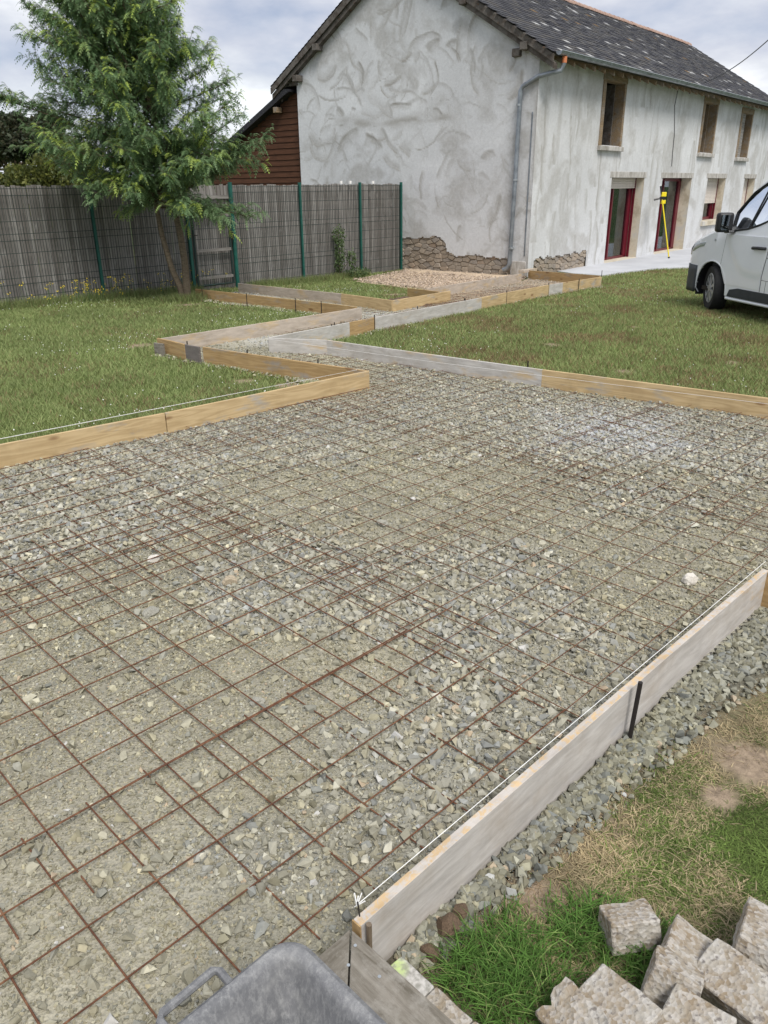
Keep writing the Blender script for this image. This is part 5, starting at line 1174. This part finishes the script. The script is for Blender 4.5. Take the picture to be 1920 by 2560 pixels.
# ------------------------------------------------------------------ grass
def blades(name,x,y,z,h,w,lean,col,label,cat='grass',seg=1,kind='stuff',bend=1.):
    n=len(x); a=RNG.uniform(0,6.28,n); dx=np.cos(a)*w/2; dy=np.sin(a)*w/2; la=RNG.uniform(0,6.28,n); lx_=np.cos(la)*lean*h; ly_=np.sin(la)*lean*h
    if seg==1:
        V_=np.stack([np.stack([x-dx,y-dy,z],1),np.stack([x+dx,y+dy,z],1),np.stack([x+lx_,y+ly_,z+h],1)],1); Fm=np.arange(3*n).reshape(n,3); k=3
        C_=np.repeat(col[:,None,:],3,1)
    else:
        L=[]
        for t_,wf in ((0,1),(.45,.85),(.8,.55)):
            ox=lx_*t_**2;oy=ly_*t_**2;oz=h*(t_-.35*bend*lean*t_**2)
            L+=[np.stack([x-dx*wf+ox,y-dy*wf+oy,z+oz],1),np.stack([x+dx*wf+ox,y+dy*wf+oy,z+oz],1)]
        L.append(np.stack([x+lx_,y+ly_,z+h*(1-.45*bend*lean)],1)); V_=np.stack(L,1); k=7
        f0=np.array([(0,1,3),(0,3,2),(2,3,5),(2,5,4),(4,5,6)]); Fm=(f0[None]+(np.arange(n)*7)[:,None,None]).reshape(-1,3)
        C_=np.repeat(col[:,None,:],7,1)
    o=npmesh(name,V_.reshape(-1,3),Fm,M['grass'],C_.reshape(-1,3)); tag(o,label,cat,kind=kind); return o
def gcol(x,y,dry):
    n=len(x); r_=RNG.random(n)[:,None]; g=np.array([.185,.24,.08])*(1-r_)+np.array([.34,.395,.17])*r_
    d=np.array([.32,.25,.13])*(1-r_)+np.array([.21,.15,.085])*r_; k=(RNG.random(n)<dry)[:,None]
    return np.where(k,d,g)*(.8+.5*fbm(x*2.2,y*2.2,15))[:,None]
def exclude(x,y):
    bad=inpoly(x,y,BED)|inpoly(x,y,PATCH); ld=pdist(x,y,BED)<.03
    hx=(x-HO.x)*fdir.x+(y-HO.y)*fdir.y; hy=(x-HO.x)*gdir.x+(y-HO.y)*gdir.y
    pat=(hx>1.3)&(inpoly(x,y,[(q[0],q[1]) for q in poly_patio])); hs=(hx>-.02)&(hy>-.02)
    bare=np.zeros(len(x),bool)
    for (px,py,r_) in BARE: bare|=(np.hypot(x-px,y-py)/r_+(fbm(x*5,y*5,9)-.5)*.9<.62)
    return bad|ld|pat|hs|(bare&(RNG.random(len(x))<.9))
poly_patio=[tuple(hp(1.6,.1)[:2]),tuple(hp(1.3,-.5)[:2]),pp[1],pp[2],pp[3],pp[4],e1,tuple(hp(22,.1)[:2])]
XX=[];YY=[]
for (x0,x1,y0,y1,n) in ((-4.5,4,4,8,110000),(-7,8,8,13,230000),(-9,12,12,24,170000)):
    x,y=cand(x0,x1,y0,y1,n); k=~exclude(x,y)&((y-x)*s2>1.3); x,y=x[k],y[k]; XX.append(x);YY.append(y)
x=np.concatenate(XX);y=np.concatenate(YY)
dryf=np.where(x>0,.2,.04)+np.clip((fbm(x*1.3,y*1.3,3)-.56)*4,0,.45)*np.where(x>0,1,.4)
h=(.022+.028*RNG.random(len(x)))*(1+.5*fbm(x*3,y*3,17)); w=.006+.0006*np.hypot(x,y)
# blade size stays that of real turf tufts
blades('lawn_grass',x,y,lawnz(x,y)-.004,h,w,.8,gcol(x,y,dryf),'short mown grass of the two lawns')
# foreground right grass
def nearpatch(n,fn,name,hh,ww,lean,label,colf,seg=3):
    x=RNG.uniform(0,3.6,n);y=RNG.uniform(.7,3.6,n); k=inview(x,y,120)&((.985-(y-x)*s2)>.03); x,y=x[k],y[k]; k=RNG.random(len(x))<fn(x,y); x,y=x[k],y[k]
    h_=hh(x,y)*RNG.uniform(.6,1.2,len(x)); blades(name,x,y,lawnz(x,y)-.003,h_,np.full(len(x),ww)*RNG.uniform(.7,1.3,len(x)),lean,colf(x,y),label,seg=seg)
tuftc=at(1230,2430); tuft2=at(1480,2330); tuft3=at(1640,2400)
def outw(x,y): return .985-(y-x)*s2
def tf(x,y): return np.clip(1.5-np.minimum(np.minimum(np.hypot((x-tuftc.x)*.9,y-tuftc.y)/.17,np.hypot((x-tuft2.x)/1.2,y-tuft2.y)/.10),np.hypot(x-tuft3.x,y-tuft3.y)/.10),0,1)*(outw(x,y)>.12)*((x+y)*s2>1.0)
nearpatch(260000,lambda x,y:tf(x,y)*.9,'long_grass',lambda x,y:.035+.05*tf(x,y),.0035,.95,'lush long green grass beside the pile of concrete blocks',lambda x,y:np.array([.085,.17,.035])*RNG.uniform(.6,1.7,len(x))[:,None]+np.where(RNG.random(len(x))<.12,1,0)[:,None]*np.array([.16,.14,.07]))
def wbnd(x,y): return np.interp((x+y)*s2,[.9,1.3,1.8,2.5,3.3,4.2],[.06,.10,.13,.17,.30,.48])
def gf(x,y):
    w=outw(x,y)-.2*(fbm(x*3,y*3,3)-.5)-wbnd(x,y); n=fbm(x*6,y*6,101); b_=np.ones(len(x))
    for (px,py,r_) in BARE[:4]: b_*=np.clip((np.hypot(x-px,y-py)/r_+(fbm(x*5,y*5,9)-.5)*.9-.6)*2,0.03,1)
    return np.clip((w-.02)*7,0,1)*np.clip(n*3-.5,.25,1)*b_*((x+y)*s2>1.05)
def gmix(x,y):
    n=fbm(x*3.5,y*3.5,111); dry=np.clip(.95-(outw(x,y)-wbnd(x,y))*1.6,0.15,1)*.8+np.clip((n-.5)*3,-.35,.4); r_=RNG.random(len(x))[:,None]
    g=np.array([.15,.215,.055])*(.5+r_*1.1); d=np.array([.56,.46,.28])*(.55+r_*.75); return np.where((RNG.random(len(x))<dry)[:,None],d,g)*(.45+.8*fbm(x*7,y*7,113))[:,None]
nearpatch(620000,lambda x,y:gf(x,y)*.8,'verge_grass',lambda x,y:.016+.035*fbm(x*6,y*6,7)**1.5,.003,1.6,'patchy green and straw coloured grass on the verge at lower right',gmix)
def df(x,y):
    w=outw(x,y)-.3*(fbm(x*3,y*3,3)-.5); n=fbm(x*5,y*5,121); return np.exp(-((w-wbnd(x,y)-.06)/.09)**2)*np.clip((n-.3)*5,0,1)*((x+y)*s2>1.05)
nearpatch(160000,lambda x,y:df(x,y)*.6,'dry_grass',lambda x,y:.018+0*x,.0028,2.1,'straw coloured dead grass fringing the spilled gravel',lambda x,y:np.array([.40,.30,.19])*RNG.uniform(.5,1.2,len(x))[:,None])
# clover heads and yellow flowers
def dots(name,x,y,z,r,mat,label,seed=0):
    n=len(x); v0,f0=HVs[0]; v0=v0*1.6; P=v0[None]*r[:,None,None]; P=P+np.stack([x,y,z],1)[:,None,:]
    o=npmesh(name,P.reshape(-1,3),(f0[None]+(np.arange(n)*len(v0))[:,None,None]).reshape(-1,3),mat); tag(o,label,'flowers',kind='stuff')
x,y=cand(-8,8,6,17,9000); k=~exclude(x,y)&(RNG.random(len(x))<np.clip((fbm(x*.9,y*.9,131)-.48)*3.5,0.01,.5)*np.where(x>1.5,.35,1)); x,y=x[k],y[k]
dots('clover_flowers',x,y,lawnz(x,y)+.035,RNG.uniform(.007,.012,len(x)),M['flower_white'],'small white clover heads dotted over the lawns')
XX=[];YY=[];ZZ=[]; sv=[];sf=[]
SB=MB()
for k in range(95):
    t_=random.choice([random.gauss(ft(150),.5),random.gauss(ft(235),.35),random.gauss(ft(410),.35),random.gauss(ft(120),.8)]); p=FO+fd*t_-fn*random.uniform(.12,.6); hh=random.uniform(.12,.42)
    g0=Vector((p.x,p.y,T(p.x,p.y))); q=g0+Vector((random.uniform(-.06,.06),random.uniform(-.06,.06),hh)); XX.append(q.x);YY.append(q.y);ZZ.append(q.z); SB.tube([g0,g0.lerp(q,.5)+Vector((.01,0,0)),q],.003,3,False)
    for m_ in range(2): qq=q+Vector((random.uniform(-.05,.05),random.uniform(-.05,.05),random.uniform(-.05,.02))); XX.append(qq.x);YY.append(qq.y);ZZ.append(qq.z)
n_=len(XX); dots('yellow_flowers',np.array(XX),np.array(YY),np.array(ZZ),RNG.uniform(.009,.016,n_),M['flower_yellow'],'small yellow wild flowers on thin stems along the left fence')
st_=SB.build('flower_stems',plain('stem_green',(.06,.11,.03),.7)); tag(st_,'thin green stems of the yellow flowers at the fence foot','stems',kind='stuff')
# taller tufts at the fence foot and round the tree
n=16000; t_=RNG.uniform(ft(0)-1,tE,n); dd=np.abs(RNG.normal(0,.16,n))+.04; x=FO.x+fd.x*t_-fn.x*dd; y=FO.y+fd.y*t_-fn.y*dd; k=(t_<tG0)|((t_>tG1+.2)&(t_<tB)); k&=~inpoly(x,y,BED)&~inpoly(x,y,PATCH); x,y=x[k],y[k]
tr0=at(462,752); n2_=2600; x=np.concatenate([x,tr0.x+RNG.normal(.08,.16,n2_)]); y=np.concatenate([y,tr0.y+RNG.normal(0,.13,n2_)])
blades('fence_foot_grass',x,y,lawnz(x,y)-.01,RNG.uniform(.06,.2,len(x)),np.full(len(x),.010),.6,gcol(x,y,np.full(len(x),.08))*.85,'unmown tall grass at the foot of the fence and the tree')
# ------------------------------------------------------------------ trees
def fronds(P,D,L,colr,nl=6,droop=.6,wid=.33):
    "bipinnate leaf: curved rachis with paired narrow leaflets, P base, D direction"
    n=len(P); side=np.cross(D,np.array([0,0,1.])); side/=np.linalg.norm(side,axis=1)[:,None]+1e-6
    Vs=[];Cs=[]
    tw=RNG.uniform(-.9,.9,n)[:,None]; up=np.cross(side,D); side2=side*np.cos(tw)+up*np.sin(tw)
    for k in range(nl):
        t_=(k+.5)/nl; t2=(k+1.25)/nl
        c0=P+D*(L*t_)[:,None]; c0[:,2]-=droop*L*t_**2.2; c1=P+D*(L*t2)[:,None]; c1[:,2]-=droop*L*t2**2.2
        wl=L*wid*math.sin(math.pi*min(.97,(t_*.85+.12)))
        for sg in (1,-1):
            tip=c1+side2*(sg*wl)[:,None]; tip[:,2]-=wl*.35
            Vs.append(np.stack([c0,c1,tip],1)); Cs.append(np.repeat(colr[:,None,:]*(1+.25*(t_-.4)),3,1))
    V_=np.concatenate(Vs,0).reshape(-1,3); C_=np.concatenate(Cs,0).reshape(-1,3); return V_,C_
TP=at(462,752); TR=empty('mimosa_tree',TP,0,'bushy feathery evergreen tree with two slim trunks in front of the gate','tree')
rt_=random.Random(21)
def axis_x(z): return float(np.interp(z,[0,1.2,1.6,2.1,3.0,3.5,4.2,5.3,7.2],[0,0,.1,-.1,-.45,-.52,-.6,-.95,-1.2]))
def rad(z): return float(np.interp(z,[1.4,2.1,2.6,3.0,3.5,4.2,5.3,6.4,7.3],[.8,1.4,1.75,1.85,1.45,1.15,.8,.42,.08]))
b=MB()
trA=[(0,0,-.1),(-.06,.0,.25),(-.17,.0,.55),(-.28,.02,1.1),(-.33,.04,1.6),(-.45,.1,2.4),(-.8,.1,3.4),(-1.1,.1,4.4)]
trB=[(.05,0,-.1),(.06,0,.3),(.07,0,.7),(.03,.02,1.2),(-.04,.03,1.7),(-.15,.05,2.6),(-.35,.08,3.6),(-.7,.1,4.8),(-1.05,.1,6.2),(-1.2,.1,7.0)]
for tr_,rr0 in ((trA,.060),(trB,.068)):
    b=MB(); b.tube(tr_,[rr0*(1-.85*i/len(tr_))+.004 for i in range(len(tr_))],9); b.build('trunk',M['bark'],TR,smooth=True)
def onpath(P_,z):
    for i in range(len(P_)-1):
        if P_[i][2]<=z<=P_[i+1][2]:
            t_=(z-P_[i][2])/(P_[i+1][2]-P_[i][2]); return Vector(P_[i]).lerp(Vector(P_[i+1]),t_)
    return Vector(P_[-1])
BP=[];BD=[];BL_=[];BC=[]
limbs=MB()
NLB=235
for i in range(NLB):
    z0=1.5+5.3*(i/NLB)**1.05; src=trA if (i%2 and z0<4.2) else trB; p0=onpath(src,z0); a=i*2.399+rt_.uniform(-.4,.4)
    z1=z0+rt_.uniform(.3,1.25)*(.5+.5*min(1,(z0-1.3)/1.2)); rr_=rad(min(7.2,z1))*rt_.uniform(.62,1.12)
    if z0<2.5 and rt_.random()<.6: z1=z0+rt_.uniform(-.25,.45); 
    end=Vector((axis_x(z1)+math.cos(a)*rr_,math.sin(a)*rr_*.85,z1))
    if i in (32,46): end=Vector((-2.95-.3*(i==32),rt_.uniform(-.3,.3),3.3+.15*(i==32)))
    mid=p0.lerp(end,.5)+Vector((0,0,.1)); limbs.tube([p0,mid,end],[.02,.012,.004],5,False)
    L=(end-p0).length; nt=int(11+L*12)
    for k in range(nt):
        t_=.14+.9*k/nt+rt_.uniform(-.03,.03); q=(p0.lerp(mid,t_*2) if t_<.5 else mid.lerp(end,(t_-.5)*2))
        d=(end-p0).normalized(); tw=Vector((d.x+rt_.gauss(0,.55),d.y+rt_.gauss(0,.55),d.z+rt_.gauss(.5,.4))).normalized(); tl=rt_.uniform(.2,.46)*(1.1-.35*t_)
        e_=q+tw*tl; limbs.tube([q,e_],[.005,.002],3,False)
        nf=int(tl/.021); tipc=rt_.random()
        yg=rt_.random()<.30
        for m_ in range(nf):
            s_=m_/nf; pb=q.lerp(e_,s_); fd_=Vector((tw.x*.7+rt_.gauss(0,.6),tw.y*.7+rt_.gauss(0,.6),tw.z*.4+rt_.gauss(0.2,.5))).normalized()
            BP.append(pb[:]);BD.append(fd_[:]);BL_.append(rt_.uniform(.09,.17)); 
            base=np.array((.085,.145,.075)) if rt_.random()<.55 else np.array((.125,.19,.105))
            if yg and s_>.45: base=np.array((.26,.34,.09)) if tipc<.6 else np.array((.20,.28,.11))
            BC.append(base*rt_.uniform(.8,1.4)*1.32*np.array((1.02,1.0,.85)))
limbs.build('branches',M['bark'],TR)
V_,C_=fronds(np.array(BP),np.array(BD),np.array(BL_),np.array(BC),nl=6,wid=.27)
print('fronds',len(BP),'tris',len(V_)//3)
npmesh('foliage',V_,np.arange(len(V_)).reshape(-1,3),M['leaf'],C_,TR)
def leafcloud(root,name,blobs,nleaf,size,cols,seed):
    rg_=np.random.default_rng(seed); P=[];C=[]
    for (c,r_) in blobs:
        n=int(nleaf*r_[0]*r_[2]); d=rg_.normal(size=(n,3)); d/=np.linalg.norm(d,axis=1)[:,None]; rr_=rg_.uniform(.55,1.05,n)[:,None]; lump=(1+.28*np.sin(d[:,:1]*7+c[0])*np.cos(d[:,2:]*6+c[1])); P.append(np.array(c)+d*rr_*np.array(r_)*lump); C.append(np.array(cols)[rg_.integers(0,len(cols),n)]*rg_.uniform(.7,1.3,n)[:,None])
    P=np.concatenate(P);C=np.concatenate(C);n=len(P); a=rg_.normal(size=(n,3));a/=np.linalg.norm(a,axis=1)[:,None]; b_=rg_.normal(size=(n,3)); b_=np.cross(a,b_); b_/=np.linalg.norm(b_,axis=1)[:,None]; s_=size*rg_.uniform(.6,1.3,n)[:,None]
    V_=np.stack([P-a*s_,P-b_*s_*.5,P+a*s_,P+b_*s_*.5],1).reshape(-1,3); return npmesh(name,V_,np.arange(4*n).reshape(n,4),M['leaf'],np.repeat(C,4,0),root)
def dirp(px,dist):
    d=ray(px,480); k=dist/math.hypot(d[0],d[1]); return Vector((d[0]*k,d[1]*k,-.5))
p=dirp(105,21); HG=empty('hedge_shrub',p,0,'yellow-green shrub showing above the slat fence at far left','shrub')
leafcloud(HG,'foliage',[((-.9,0,2.2),(.7,.6,.55)),((-.2,0,2.35),(.8,.6,.6)),((.5,.2,2.5),(.8,.7,.8)),((1.2,0,2.2),(.8,.6,.6)),((0,0,1.5),(1.6,.8,.8)),((-1.7,.3,2.0),(.6,.6,.5)),((1.,0,3.0),(.45,.4,.35))],9000,.05,[(.11,.13,.03),(.16,.17,.04),(.08,.10,.03)],1)
b=MB()
for a in range(7): b.tube([(-.8+.3*a,.1,0),(-1.2+.4*a,0,1.2),(-1.4+.45*a,.1,2.1)],[.04,.03,.01],5)
b.build('stems',M['bark'],HG)
p=dirp(55,62); FT=empty('distant_tree',p,0,'dark rounded tree far off on the left skyline','tree')
rb=random.Random(5); bl=[];b=MB(); b.tube([(0,0,0),(.1,0,3),(0,0,5)],[.35,.28,.2],8)
for k in range(20):
    a=k*2.4; e_=Vector((math.cos(a)*rb.uniform(1,3.1)+.2,math.sin(a)*2.2,rb.uniform(4.5,6.9))); b.tube([(0,0,rb.uniform(2.5,4)),(e_.x*.5,e_.y*.5,e_.z*.75),e_],[.14,.08,.03],5); bl.append((tuple(e_),(rb.uniform(.7,1.25),.9,rb.uniform(.5,.8))))
b.build('trunk',M['bark'],FT); leafcloud(FT,'foliage',bl,1500,.16,[(.035,.05,.025),(.05,.065,.03),(.06,.06,.03)],2)
# young weed growing in front of the mesh fence
tw_=ft(838); p=FO+fd*tw_-fn*.12; WD=empty('tall_weed',(p.x,p.y,T(p.x,p.y)),0,'thin pale green weed climbing in front of the right-hand fence','weed')
b=MB(); b.tube([(0,0,0),(.03,0,.5),(.0,0,1.1)],[.01,.008,.004],5); b.tube([(.02,0,.1),(.25,.0,.4),(.3,0,.55)],[.007,.005,.003],4); b.build('stem',M['bark'],WD)
leafcloud(WD,'foliage',[((0,0,.95),(.16,.1,.22)),((.03,0,.6),(.12,.1,.3)),((.0,0,.3),(.12,.1,.2)),((.3,0,.45),(.12,.08,.2)),((.45,0,.15),(.3,.1,.12))],9000,.03,[(.10,.16,.06),(.16,.22,.1)],3)
print('objects',len(bpy.data.objects))
